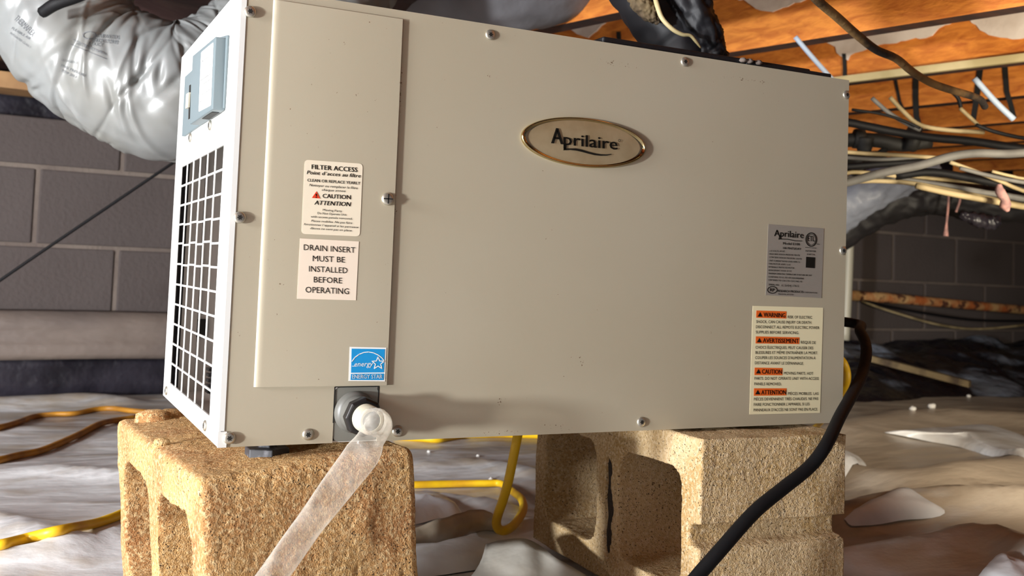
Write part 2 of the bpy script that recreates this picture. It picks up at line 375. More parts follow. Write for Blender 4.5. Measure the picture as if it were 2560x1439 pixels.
JZ = Z0+.659; JH = .235; JD = math.radians(-17)
jdir = Vector((math.sin(JD), math.cos(JD), 0)); jn = Vector((jdir.y, -jdir.x, 0))   # jn points to +x side
cb = MB(); cb.box((-2.5, -2.2, JZ+JH), (6.5, 4.6, JZ+JH+.02)); ce = cb.build('ceiling', M['subfloor']); tag(ce, 'dark subfloor boards over the joists', kind='structure')
jA = Vector((1.645, .954, 0)); jB = jA-jn*.4064
ends = [(-1, 0), ]
for k in range(-8, 9):
    q = jA+jn*(.4064*k-(.036 if k < 0 else 0))
    # run from behind the camera to the wall
    t1 = ((WP0-q).dot(WN))/jdir.dot(WN)-.06; t0 = -2.6
    e0, e1 = q+jdir*t0, q+jdir*t1
    if max(e0.x, e1.x) < -2.4: continue
    jb = MB(); jb.prism([e0+Vector((0, 0, JZ)), e1+Vector((0, 0, JZ)), e1+jn*.045+Vector((0, 0, JZ)), e0+jn*.045+Vector((0, 0, JZ))], (0, 0, JH-.001))
    jo = jb.build('joist', M['wood'], ce, bevel=.002); jo.data.materials.append(M['wood_shade'])
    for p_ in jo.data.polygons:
        if p_.normal.z < -.5: p_.material_index = 1  # underside faces get a dark wood colour that paints their shade
    jo['label'] = 'pine joist with an underside coloured dark for shade'
# cream batten along the joist that shows right of the cabinet
q = jA-jn*.0125
sp = MB(); zb2 = Vector((0, 0, JZ-.003))
sp.prism([q+jdir*(-2)+zb2, q+jdir*1.2+zb2, q+jdir*1.2+jn*.012+zb2, q-jdir*2+jn*.012+zb2], (0, 0, .017))
tag(sp.build('batten', M['strip']), 'long cream batten nailed under the joist right of the cabinet', 'batten')

bf = MB(); nu, nv_ = 60, 40
for i in range(nu):
    for j in range(nv_):
        x = -2.4+2.85*i/(nu-1); y = .75+1.25*j/(nv_-1)
        k = noise.fractal(Vector((x*2.2, y*2.2, 8)), 1, 2, 4); bf.v.append((x, y, JZ-.02-.03*abs(k)-.02*noise.noise(Vector((x*7, y*7, 1)))))
bf.f = [(i*nv_+j, (i+1)*nv_+j, (i+1)*nv_+j+1, i*nv_+j+1) for i in range(nu-1) for j in range(nv_-1)]
M['brownfilm'] = mat('dark_brown_film', '4b3230', .5, col2='33211f', nscale=5, bump=.01, bscale=10)
o = bf.build('insulation_film', M['brownfilm'], smooth=True); o.modifiers.new('s', 'SOLIDIFY').thickness = .003
tag(o, 'dark brown wrinkled film sagging under the joists above the silver duct', 'film')

def sheet_from_outline(name, m, pts3, nrm, thick=.004, parent=None, jag=.0, seed=0):
    """closed outline of 3D points -> thin slab; jagged edge by subdividing"""
    rr = random.Random(seed); P = []
    n = len(pts3)
    for i in range(n):
        a, b = Vector(pts3[i]), Vector(pts3[(i+1) % n]); k = max(1, int((b-a).length/.012)) if jag else 1
        for j in range(k):
            t = j/k; p = a.lerp(b, t)
            if jag: p += Vector((rr.uniform(-jag, jag), rr.uniform(-jag, jag), rr.uniform(-jag, jag))); p -= Vector(nrm)*(p-a).dot(Vector(nrm))
            P.append(p)
    b = MB(); b.prism(P, Vector(nrm)*thick); return b.build(name, m, parent)
# torn paper left on the joist sides
def jside(px, py, k):       # point on the camera side of joist k
    q = jA+jn*(.4064*k-(.036 if k < 0 else 0))-jn*.0005; v = ray(px, py); t = (q-CP).dot(jn)/v.dot(jn); return CP+v*t
PAPER = [(0, [(2065, 107), (2090, 120), (2100, 140), (2118, 150), (2140, 130), (2170, 120), (2200, 113), (2240, 106), (2290, 96), (2330, 90), (2345, 70), (2390, 55), (2420, 50), (2450, 75), (2500, 95), (2570, 95), (2570, -40), (2040, 60)]),
         (-1, [(1320, 95), (1400, 60), (1470, 95), (1495, 75), (1530, 40), (1580, 5), (1585, -60), (1280, -60)]),
         (-1, [(1720, 10), (1750, 25), (1765, 10), (1790, -10), (1860, 2), (1905, 25), (1930, 30), (1960, 18), (2000, 5), (2060, -30), (1720, -60)])]
for k, pl in PAPER:
    pts = [jside(px, py, k) for px, py in pl]
    pts = [Vector((p.x, p.y, min(p.z, JZ+JH-.004))) for p in pts]
    o = sheet_from_outline('paper_remnant', M['paper'], pts, -jn, .003, ce, jag=.003, seed=k+5)

# ------------------------------------------------------------------ dehumidifier
L_, D_, H_ = .711, .363, .4035
deh = empty('dehumidifier', (0, 0, Z0))
tag(deh, 'large putty coloured whole house dehumidifier cabinet resting on two concrete blocks', 'dehumidifier')
def dp(mb, name, m, **k):
    o = mb.build(name, m, **k); return child(o, deh)
OR = (0, 0, Z0)
def B(*boxes):
    b = MB()
    for a, c in boxes: b.box((a[0], a[1], a[2]+Z0), (c[0], c[1], c[2]+Z0))
    return b
# shell: front, top, bottom, back, right (left side open behind the grille)
t = .0016
fr = MB()
PX0, PX1, PZ1 = .0995, .1415, .0505      # drain cut-out
for a, c in (((.003, 0, 0), (PX0, t, H_)), ((PX1, 0, 0), (L_, t, H_)), ((PX0, 0, PZ1), (PX1, t, H_))): fr.box((a[0], a[1], a[2]), (c[0], c[1], c[2]))
o = fr.build('front_panel', M['paint']); o.parent = deh
sh = MB()
for a, c in (((.0, t+.0002, H_-t), (L_, D_, H_)), ((0, t+.0002, 0), (L_, D_, t)), ((0, D_-t, t), (L_, D_, H_-t)), ((L_-t, t, t), (L_, D_-t, H_-t))): sh.box(a, c)
o = sh.build('shell', M['side'], bevel=.0006); o.parent = deh
# side panel with opening
sp_ = MB(); gy0, gy1, gz0, gz1 = .049, .318, .020, .267
for a, c in (((-.0016, -.0004, 0), (0, gy0, H_)), ((-.0016, gy1, 0), (0, D_, H_)), ((-.0016, gy0, 0), (0, gy1, gz0)), ((-.0016, gy0, gz1), (0, gy1, H_))): sp_.box(a, c)
sp_.box((-.0016, -.0006, .014), (.0030, -.0001, H_)); sp_.box((-.0024, -.0012, .0), (.0052, -.0001, .0135))
o = sp_.build('side_panel', M['side']); o.parent = deh; side_panel = o
gr = MB(); ncol, nrow = 6, 11; cw = (gy1-gy0)/ncol; rh = (gz1-gz0)/nrow
def wob(i, n, amp): return amp*math.sin(i*1.7+n)
for i in range(1, ncol):
    y = gy0+cw*i
    for j in range(nrow):
        bend = .002*math.exp(-((j-6.5)/1.3)**2)*math.sin(i*1.3)
        gr.box((-.0014, y-.0013+bend, gz0+rh*j), (-.0002, y+.0013+bend, gz0+rh*(j+1)+.0002))
for j in range(1, nrow):
    z = gz0+rh*j
    for i in range(ncol):
        bend = .0016*math.exp(-((j-7)/1.2)**2)*(1 if i % 2 else -.3)
        gr.box((-.0015, gy0+cw*i, z-.0010+bend), (-.0001, gy0+cw*(i+1)+.0002, z+.0010+bend))
o = gr.build('grille', M['side']); o.parent = side_panel
# inside
_a, _b = on(490, 797, 0, .167), on(518, 842, 0, .167); WY0, WY1, WZ0, WZ1 = _b.y, _a.y, _b.z-Z0, _a.z-Z0
ib = MB(); ib.box((.170, .01, .01), (.173, D_-.01, H_-.01)); o = ib.build('air_filter', M['filter']); o.parent = deh
def inner(name, m, x0, y0, x1, y1, yy, th=.003):
    a_, b_ = on(x0, y0, 1, yy), on(x1, y1, 1, yy); q_ = MB(); q_.box((a_.x, yy, b_.z-Z0), (b_.x, yy+th, a_.z-Z0)); o_ = q_.build(name, m); o_.parent = deh
ib = MB(); ib.box((.001, .352, .002), (.169, .356, H_-.003)); o = ib.build('inner_panel', M['inner']); o.parent = deh
inner('dark_channel', M['blackfilm'], 462, 360, 476, 990, .346); inner('channel_lip', M['inner'], 478, 360, 483, 990, .344)
inner('sensor_window', M['dark'], 491, 797, 518, 842, .348)
ib = MB(); ib.box((.004, .006, .003), (.169, D_-.006, .006)); o = ib.build('filter_tray', M['inner']); o.parent = deh
_p = on(533, 945, 1, .25)
ib = MB()
for k in range(5): ib.box((_p.x-.006, .245, _p.z-Z0-.016+.006*k), (_p.x+.02, .262, _p.z-Z0-.013+.006*k))
ib.box((_p.x-.002, .250, _p.z-Z0-.018), (_p.x+.016, .258, _p.z-Z0+.014))
o = ib.build('terminal_block', M['black_plastic']); o.parent = deh

# access panel (raised door)
ap = MB(); AY = -.0024
prf = [(.0262, -.0001), (.0268, -.0010), (.0280, -.0017), (.0298, -.0022), (.0318, AY+.0001), (.0330, AY), (.1480, AY), (.1487, AY+.0007), (.1487, -.0001)]
ap.prism([(x, y, .0515) for x, y in prf], (0, 0, .3433)); o = ap.build('access_panel', M['paint'], smooth='auto'); o.parent = deh; access = o

SC = {}
def screw(p, axis, r=.0052, hgt=.0022, mat_='zinc', slot=False):
    a = Vector(axis)
    key = (r, tuple(axis), slot)
    if key not in SC:
        b = MB(); b.lathe([(r, 0), (r, hgt*.35), (r*.94, hgt*.6), (r*.80, hgt*.85), (r*.60, hgt), (r*.2, hgt)], (0, 0, 0), a, 28)
        d = MB(); u = a.cross(Vector((0, 0, 1))).normalized(); v = a.cross(u)
        if slot:
            for uu, vv in ((u, v), (v, u)):
                d.prism([a*hgt*1.02+uu*s1*r*.75+vv*s2*r*.09 for s1, s2 in ((-1, -1), (1, -1), (1, 1), (-1, 1))], a*.0002)
        else:
            pts = []
            for k in range(24):
                an = 2*PI*k/24; rr = r*(.46 if (k % 4) in (0, 1) else .30); pts.append(a*(hgt*1.0)+(u*math.cos(an)+v*math.sin(an))*rr)
            d.prism(pts, a*.0002)
        SC[key] = (b, d)
    b, d = SC[key]
    if isinstance(b, MB):
        o = b.build('screw', M[mat_], smooth='auto'); o2 = d.build('recess', M['dark']); SC[key] = (o.data, o2.data)
    else:
        o = bpy.data.objects.new('screw', b); o2 = bpy.data.objects.new('recess', d); COL.objects.link(o); COL.objects.link(o2)
    o.location = p; o.parent = deh; o2.parent = o
    return o
for x, z in ((.006, .381), (.240, .393), (.473, .3955), (.7065, .3855), (.0062, .199), (.706, .2005), (.0073, .008), (.0765, .0085), (.161, .0085), (.431, .009)):
    screw((x, -.0001 if x > .02 else -.0014, z), (0, -1, 0))
screw((.1405, AY-.0001, .224), (0, -1, 0), r=.0060, hgt=.003, slot=True)
for y, z in ((.254, .295), (.127, .294), (.332, .009), (.065, .009)): screw((-.0017, y, z), (-1, 0, 0), r=.0052)

# ---- flat graphics on planes
class Plane:
    def __init__(s, ax, val, nrm, org=(0, 0), sc=1.0):
        s.ax, s.val, s.n, s.org, s.sc = ax, val, Vector(nrm), org, sc
    def p(s, x, y, lift=0):
        q = on(s.org[0]+x/s.sc, s.org[1]+y/s.sc, s.ax, s.val); return q-Vector(OR)+s.n*lift
    def up(s, x, y, h):
        return s.p(x, y-h)-s.p(x, y)
def poly(pl, pts, lift=.0003, thick=.0002, mb=None):
    mb = mb or MB(); mb.prism([pl.p(x, y, lift-thick) for x, y in pts], pl.n*thick); return mb
def rrect(pts, r, n=4):
    """quad with rounded corners (in its own 2D units)"""
    out = []; P = [Vector(p) for p in pts]
    for i in range(4):
        c = P[i]; a = (P[i-1]-c).normalized()*r; b = (P[(i+1) % 4]-c).normalized()*r
        for k in range(n+1):
            t = k/n; out.append(tuple((c+a)*(1-t)**2+c*2*t*(1-t)+(c+b)*t*t))
    return out
def stroke(pl, pts, wd_, lift, mb, closed=False):
    P = [Vector(p) for p in pts]; n = len(P)
    rng_ = range(n if closed else n-1)
    for i in rng_:
        a, b = P[i], P[(i+1) % n]; d = (b-a).normalized(); nn = Vector((-d.y, d.x))*wd_/2; d = d*wd_*.3
        poly(pl, [a-d+nn, b+d+nn, b+d-nn, a-d-nn], lift, .0001, mb)
CAPH = {}
def text_mesh(s, bold, italic, offset=None):
    cu = bpy.data.curves.new('t', 'FONT'); cu.body = s; cu.size = 1; cu.resolution_u = 2
    cu.offset = 0; cu.shear = .22 if italic else 0
    o = bpy.data.objects.new('t', cu); COL.objects.link(o); bpy.context.view_layer.update()
    me = o.evaluated_get(bpy.context.evaluated_depsgraph_get()).to_mesh()
    vs = [v.co.copy() for v in me.vertices]; fs = [tuple(p.vertices) for p in me.polygons]
    bpy.data.objects.remove(o); bpy.data.curves.remove(cu); return vs, fs
cap0 = max(v.y for v in text_mesh('H', False, False)[0])
def text(pl, s, x0, y0, x1, y1, cap, mb, lift=.0006, bold=False, italic=False, offset=None):
    vs, fs = text_mesh(s, bold, italic, offset)
    lo, hi = min(v.x for v in vs), max(v.x for v in vs)
    P0, P1 = pl.p(x0, y0, lift), pl.p(x1, y1, lift); up = pl.up((x0+x1)/2, (y0+y1)/2, cap)
    off = offset if offset is not None else (.02 if bold else 0)
    dx = (P1-P0).normalized()*up.length*off*1.6
    for q_ in ((-1, 1) if off > .002 else (0,)):
        mb.add([P0+dx*q_+(P1-P0)*((v.x-lo)/(hi-lo))+up*(v.y/cap0) for v in vs], fs)
def put(mb, name, m, parent): o = mb.build(name, m, fixn=False); o.parent = parent; return o

# badge
c_ = Vector((.3515, 0, .2960))
bd = MB(); n = 72
prof = [(1.0, .0), (1.0, -.0022), (.985, -.0034), (.965, -.0036), (.95, -.0030), (.94, -.0018), (.90, -.0014)]
for s_, y in prof:
    for k in range(n): a = 2*PI*k/n; bd.v.append((c_.x+(.0735-(1-s_)*.045)*math.cos(a), y, c_.z+(.0255-(1-s_)*.045)*math.sin(a)))
for i in range(len(prof)-1):
    for k in range(n): bd.f.append((i*n+k, i*n+(k+1) % n, (i+1)*n+(k+1) % n, (i+1)*n+k))
bo = bd.build('badge', M['chrome'], smooth=True); bo.parent = deh
fc = MB(); fc.v = [(c_.x, -.0026, c_.z)]
for i, s_ in enumerate((.35, .65, .85, .94)):
    for k in range(n): a = 2*PI*k/n; fc.v.append((c_.x+.0708*s_*math.cos(a)*1.0, -.0026+.0012*s_**4, c_.z+.0236*s_*math.sin(a)))
fc.f = [(0, 1+k, 1+(k+1) % n) for k in range(n)]+[(1+i*n+k, 1+(i+1)*n+k, 1+(i+1)*n+(k+1) % n, 1+i*n+(k+1) % n) for i in range(3) for k in range(n)]
o = fc.build('badge_face', M['badge'], smooth=True); o.parent = bo
tb = MB(); pb = Plane(1, 0, (0, -1, 0), (1280, 270), 7.111)
text(pb, 'A', 678, 630, 880, 650, 275, tb, lift=.0033, offset=.03)
text(pb, 'prilaire', 893, 655, 1845, 745, 205, tb, lift=.0033, offset=.022)
sw = [(885, 755), (893, 722)]
up_ = [(893, 722), (1000, 722), (1110, 720), (1220, 745), (1330, 780), (1440, 808), (1550, 825), (1660, 828), (1740, 818), (1805, 800)]
lo_ = [(1740, 830), (1660, 848), (1550, 852), (1440, 842), (1330, 815), (1220, 785), (1110, 760), (1000, 748), (885, 756)]
for i in range(len(up_)-2):
    a, b = up_[i], up_[i+1]; cc = lo_[::-1][min(i, 8)]; dd = lo_[::-1][min(i+1, 8)]
    poly(pb, [a, b, dd, cc], .0033, .0001, tb)
poly(pb, [(905, 650), (945, 650), (938, 750), (888, 752)], .0033, .0001, tb)
stroke(pb, [(1880+18*math.cos(a), 582+22*math.sin(a)) for a in np.linspace(0, 6.0, 10)], 6, .0033, tb)
put(tb, 'lettering', M['ink'], bo)

# filter label + drain label (on the access panel)
p4 = Plane(1, AY, (0, -1, 0), (720, 380), 3.597)
lb = poly(p4, rrect([(150, 68), (672, 105), (645, 758), (120, 735)], 36)).build('filter_label', M['label']); lb.parent = access
tb = MB()
for a in (('FILTER ACCESS', 212, 152, 622, 180, 40, 1, 0), ('Point d´acces au filtre', 168, 198, 652, 230, 32, 1, 1), ('CLEAN OR REPLACE YEARLY', 172, 264, 648, 293, 25, 1, 0),
          ('Nettoyer ou remplacer le filtre', 190, 306, 625, 334, 21, 0, 1), ('chaque annee', 302, 348, 515, 360, 20, 0, 1), ('CAUTION', 310, 412, 562, 425, 37, 1, 0),
          ('ATTENTION', 235, 472, 565, 488, 37, 1, 1), ('Moving Parts', 312, 528, 482, 540, 18, 0, 0), ('Do Not Operate Unit', 264, 557, 525, 572, 18, 0, 0),
          ('with access panels removed.', 203, 588, 578, 608, 18, 0, 0), ('Pieces mobiles. Ne pas faire', 207, 626, 575, 646, 18, 0, 1),
          ('fonctionner l´appareil si les panneaux', 142, 656, 633, 684, 18, 0, 1), ('dácces ne sont pas en place.', 198, 692, 575, 714, 18, 0, 1)):
    text(p4, a[0], *a[1:6], tb, bold=a[6], italic=a[7], offset=.022 if a[6] else .012)
put(tb, 'lettering', M['ink'], lb)
tri = poly(p4, [(213, 412), (287, 417), (254, 353)], .0006); put(tri, 'warning_triangle', M['red'], lb)
tb = MB(); poly(p4, [(245, 375), (258, 376), (254, 398), (249, 398)], .0008, .0001, tb); poly(p4, [(247, 402), (256, 402), (256, 410), (247, 410)], .0008, .0001, tb); put(tb, 'exclamation_mark', M['ink'], lb)
lb = poly(p4, [(108, 775), (637, 803), (610, 1332), (80, 1318)]).build('drain_label', M['labelpink']); lb.parent = access
tb = MB()
for a in (('DRAIN INSERT', 140, 880, 603, 906, 50), ('MUST BE', 220, 980, 510, 993, 50), ('INSTALLED', 187, 1073, 533, 1089, 50), ('BEFORE', 230, 1170, 484, 1180, 50), ('OPERATING', 155, 1262, 546, 1277, 52)):
    text(p4, *a, tb, offset=-.004)
put(tb, 'lettering', M['ink'], lb)
# energy label
p5 = Plane(1, AY, (0, -1, 0), (600, 850), 2.443)
lb = poly(p5, [(670, 40), (893, 45), (885, 251), (663, 248)]).build('energy_label', M['white']); lb.parent = access
tb = MB(); poly(p5, [(681, 51), (884, 54), (878, 196), (677, 198)], .0005, .0001, tb); poly(p5, [(677, 205), (878, 203), (876, 243), (674, 242)], .0005, .0001, tb); put(tb, 'colour_field', M['blue'], lb)
tb = MB()
text(p5, 'ENERGY STAR', 684, 234, 868, 233, 25, tb, lift=.0007, offset=.01)
text(p5, 'energy', 698, 160, 812, 158, 30, tb, lift=.0007, italic=True, offset=-.004)
stroke(p5, [(684, 158), (700, 158)], 3, .0007, tb)
arc = [(683, 128), (700, 105), (725, 86), (755, 74), (785, 71), (815, 77), (843, 90), (866, 108), (877, 124)]
stroke(p5, arc, 5, .0007, tb)
st = []
for k in range(10):
    an = -PI/2+k*PI/5; rr = 40 if k % 2 == 0 else 17; st.append((842+rr*.98*math.cos(an), 140+rr*math.sin(an)))
stroke(p5, st, 5, .0007, tb, closed=True)
put(tb, 'lettering', M['white'], lb)
# rating plate + warning label (right)
p7 = Plane(1, 0, (0, -1, 0), (1860, 540), 2.768)
lb = poly(p7, [(167, 55), (552, 85), (535, 566), (148, 546)]).build('rating_plate', M['silverlabel']); lb.parent = deh
tb = MB()
text(p7, 'Aprilaire', 207, 138, 410, 153, 44, tb, offset=.02)
stroke(p7, [(240, 158), (300, 160), (350, 170), (398, 172)], 5, .0006, tb); stroke(p7, [(246, 135), (240, 160)], 7, .0006, tb)
for a in (('Model E100', 268, 196, 384, 203, 16, .03), ('100 PINTS/DAY', 268, 227, 393, 234, 14, .03), ('115 VOLTS, 60 HZ', 176, 245, 280, 248, 10, .02),
          ('HIGH SIDE DESIGN PRESSURE 450 PSI', 172, 266, 382, 276, 10, .02), ('LOW SIDE DESIGN PRESSURE 250 PSI', 172, 288, 396, 301, 10, .02), ('UNIT CURRENT RATED LOAD AMPS 7.3', 172, 312, 384, 323, 10, .02),
          ('FAN MOTOR AMPS 1.6 A', 170, 334, 318, 341, 10, .02), ('INTERNALLY PROTECTED MOTOR', 168, 356, 346, 364, 10, .02), ('REFRIGERANT R410A 20 OZ', 168, 379, 328, 385, 10, .02),
          ('MAXIMUM OPERATING TEMPERATURE OF RETURN AIR 104 F', 168, 401, 466, 415, 10, .02), ('CONFORMS TO UL STD 474 DEHUMIDIFIERS', 166, 424, 412, 437, 10, .02),
          ('CERTIFIED TO CSA STD C22.2 NO. 92', 166, 446, 400, 458, 10, .02), ('SERIAL NO', 168, 478, 240, 482, 11, .03), ('K13H04J 17612', 258, 486, 378, 490, 14, .0),
          ('RESEARCH PRODUCTS', 232, 524, 408, 532, 15, .03), ('CORPORATION', 411, 531, 503, 535, 9, .02), ('MADISON, WI 53701', 235, 543, 340, 547, 9, .02),
          ('INTERTEK', 424, 245, 496, 249, 10, .02), ('3107776', 432, 269, 488, 271, 10, .02), ('ETL', 440, 172, 486, 175, 36, .02), ('us', 502, 196, 520, 197, 9, .02), ('RP', 178, 520, 210, 522, 22, .03)):
    text(p7, *a[:6], tb, offset=a[6])
stroke(p7, [(463+37*math.cos(a), 162+46*math.sin(a)) for a in np.linspace(0, 2*PI, 28)[:-1]], 6, .0006, tb, True)
stroke(p7, [(463+29*math.cos(a), 162+37*math.sin(a)) for a in np.linspace(0, 2*PI, 28)[:-1]], 2.5, .0006, tb, True)
stroke(p7, [(194+33*math.cos(a), 510+23*math.sin(a)) for a in np.linspace(0, 2*PI, 28)[:-1]], 5, .0006, tb, True)
stroke(p7, [(422, 216), (498, 221)], 3, .0006, tb)
poly(p7, [(428, 281), (490, 285), (487, 360), (425, 356)], .0006, .0001, tb)
put(tb, 'lettering', M['ink'], lb)
lb = poly(p7, [(60, 620), (547, 633), (525, 1360), (37, 1371)]).build('warning_label', M['labelyel']); lb.parent = deh
og = MB()
for q in ([(84, 652), (292, 658), (290, 708), (82, 702)], [(80, 831), (382, 838), (379, 884), (78, 880)], [(72, 1047), (265, 1050), (263, 1100), (70, 1099)], [(67, 1190), (293, 1190), (290, 1239), (66, 1242)]): poly(p7, q, .0005, .0001, og)
put(og, 'orange_field', M['orange'], lb)
tb = MB()
for s_, x0, y0, x1, y1 in (('WARNING', 133, 696, 282, 701), ('AVERTISSEMENT', 128, 874, 376, 878), ('CAUTION', 122, 1089, 258, 1091), ('ATTENTION', 117, 1233, 287, 1232)):
    text(p7, s_, x0, y0, x1, y1, 30, tb, lift=.0007, offset=.02)
    poly(p7, [(x0-42, y0-2), (x0-8, y0-1), (x0-24, y0-32)], .0007, .0001, tb)
for a in (('RISK OF ELECTRIC', 300, 706, 468, 710), ('SHOCK, CAN CAUSE INJURY OR DEATH.', 82, 739, 466, 745), ('DISCONNECT ALL REMOTE ELECTRIC POWER', 80, 775, 518, 781), ('SUPPLIES BEFORE SERVICING.', 79, 811, 377, 816),
          ('RISQUE DE', 390, 881, 494, 884), ('CHOCS ÉLECTRIQUES, PEUT CAUSER DES', 77, 916, 476, 921), ('BLESSURES ET MÊME ENTRAÎNER LA MORT.', 77, 952, 508, 955), ('COUPER LES SOURCES D\'ALIMENTATION À', 75, 988, 492, 990), ('DISTANCE AVANT LE DÉPANNAGE.', 73, 1024, 410, 1028),
          ('MOVING PARTS. HOT', 274, 1095, 476, 1097), ('PARTS. DO NOT OPERATE UNIT WITH ACCESS', 70, 1131, 514, 1132), ('PANELS REMOVED.', 69, 1169, 257, 1170),
          ('PIÈCES MOBILES. LAS', 302, 1236, 512, 1236), ('PIÈCES DEVIENNENT TRÈS CHAUDES. NE PAS', 66, 1275, 510, 1271), ('FAIRE FONCTIONNER L\'APPAREIL SI LES', 65, 1312, 450, 1308), ('PANNEAUX D\'ACCÈS NE SONT PAS EN PLACE.', 64, 1350, 508, 1344)):
    text(p7, *a, 19, tb, offset=.006)
put(tb, 'lettering', M['ink'], lb)

# control box on the side
ctl = MB()
base_px = [(485, 176), (467, 192), (459.5, 341), (464, 341), (564, 271), (574, 88), (538, 98), (487, 140)]
def sidep(px, py, x): return on(px, py, 0, x)-Vector(OR)
ctl.prism([sidep(x, y, -.0017) for x, y in base_px], (-.0022, 0, 0))
co = ctl.build('control_box', M['grey_plastic'], bevel=.0006); co.parent = deh
rx = MB(); xo = -.0135
q = [on(x, y, 0, xo)-Vector(OR) for x, y in ((538, 91), (530, 273), (474, 311), (477, 196), (486, 178), (488, 139))]
rx.prism([Vector((-.0017, p.y, p.z)) for p in q], (xo+.0017, 0, 0))
o = rx.build('housing', M['grey_plastic'], bevel=.0012); o.parent = co
s1 = Plane(0, xo, (-1, 0, 0), (400, 60), 4.233)
lbq = [(438, 300), (568, 192), (541, 862), (411, 930)]
o2 = poly(s1, rrect(lbq, 14)).build('instruction_label', M['white']); o2.parent = co
tb = MB()
for a in (('Automatic C', 445, 408, 556, 322, 20), ('Set to Desired', 438, 512, 545, 430, 20), ('Humidity L', 434, 608, 538, 536, 20), ('Dehumidifies', 430, 668, 535, 592, 20), ('continuously', 425, 775, 530, 700, 20), ('on', 420, 835, 448, 815, 20)):
    text(s1, *a, tb, offset=.0)
put(tb, 'lettering', M['inkgrey'], o2)
s0 = Plane(0, -.0039, (-1, 0, 0), (400, 60), 4.233)
tb = MB(); poly(Plane(0, xo, (-1, 0, 0), (400, 60), 4.233), [(312, 650), (328, 640), (318, 1000), (302, 1010)], .0003, .0002, tb); put(tb, 'dial_slot', M['dark'], co)
k = MB(); k.prism([Vector((xo+.002, p.y, p.z)) for p in (sidep(470, 236, xo), sidep(477, 231, xo), sidep(475, 268, xo), sidep(468, 272, xo))], (-.004, 0, 0)); o = k.build('dial', M['thread']); o.parent = co
# cable pocket at the lower edge of the housing
k = MB(); ea, eb = q[1].lerp(q[2], .12), q[1].lerp(q[2], .55); dz = Vector((0, 0, -.0006))
k.prism([Vector((xo+.003, ea.y, ea.z))+dz, Vector((-.004, ea.y, ea.z))+dz, Vector((-.004, eb.y, eb.z))+dz, Vector((xo+.003, eb.y, eb.z))+dz], (0, 0, .0005)); o = k.build('lower_slot', M['dark']); o.parent = co

# drain plate, hub, nut, threaded spigot
dr = MB(); dr.prism([Vector((x, .0005, z)) for x, z in rrect([(PX0+.0005, .001), (PX1-.0005, .001), (PX1-.0005, PZ1-.0006), (PX0+.0005, PZ1-.0006)], .006)], (0, .002, 0))
o = dr.build('drain_plate', M['plate']); o.parent = deh; dpl = o
gk = MB(); gk.box((PX0-.0006, -.0001, .018), (PX0+.0006, .003, PZ1)); gk.box((PX0, -.0001, PZ1-.0007), (PX1, .003, PZ1+.0003)); gk.box((PX1-.0004, -.0001, .02), (PX1+.0005, .003, PZ1)); o = gk.build('plate_edge', M['dark']); o.parent = dpl
hc = Vector((.1185, .0005, .0275)); ax_ = Vector((.08, -1, -.06)).normalized()
hb = MB(); hb.lathe([(.0190, 0), (.0188, .004), (.0176, .007), (.0162, .008), (.0160, .019), (.013, .0195)], hc, ax_, 40); o = hb.build('drain_hub', M['pvcgrey'], smooth='auto'); o.parent = deh
nt = MB(); nt.lathe([(.0180, .018), (.0180, .0255), (.0155, .027)], hc, ax_, 8); o = nt.build('drain_nut', M['black_plastic'], bevel=.0008); o.parent = deh
th = MB(); prof = []
for i in range(8): prof += [(.0116, .0265+.0019*i), (.0126, .0265+.0019*i+.00095)]
prof += [(.0112, .042), (.0100, .0424), (.0085, .0424), (.0085, .041)]
th.lathe(prof, hc, ax_, 32); o = th.build('drain_spigot', M['thread'], smooth='auto'); o.parent = deh
th = MB(); th.lathe([(.0086, .0412), (.0004, .0414)], hc, ax_, 24); o = th.build('spigot_mouth', M['pvcgrey']); o.parent = deh
# feet
for nm, x, y in (('f', .050, .040), ('f', .050, .31), ('f', .60, .05), ('f', .60, .31)):
    top = 0; hgt = .0185 if x < .3 else .003
    b = MB(); b.lathe([(.021, -hgt+.0003), (.021, -hgt+.0105 if hgt > .01 else -.0003), (.009, -hgt+.0108 if hgt > .01 else -.0002), (.009, -.0001)], (x, y, 0), (0, 0, 1), 6 if hgt > .01 else 16)
    o = b.build('foot', M['foot'], bevel=.0008 if hgt > .01 else 0); o.parent = deh
# black collar on the top
b = MB(); b.box((.372, .004, H_+.0002), (.655, .30, H_+.0075)); b.box((.0, .0, 0), (0.0001, .0001, .0001)); b.v = b.v[:8]; b.f = b.f[:6]
o = b.build('top_collar', M['gasket'], bevel=.002); o.parent = deh
b = MB(); b.box((.560, .003, H_+.0002), (.686, .29, H_+.0052)); o = b.build('collar_strip', M['gasket'], bevel=.001); o.parent = deh
b = MB(); 
for k in range(3):
    p = Vector((.555+.010*k+random.uniform(-.003, .003), .002, H_+.004)); b.lathe([(.002, -.002), (.005, 0), (.003, .003)], p, (0, 0, 1), 7)
o = b.build('sealant_crumbs', M['mortar'], smooth=True); o.parent = deh; o['kind'] = 'stuff'

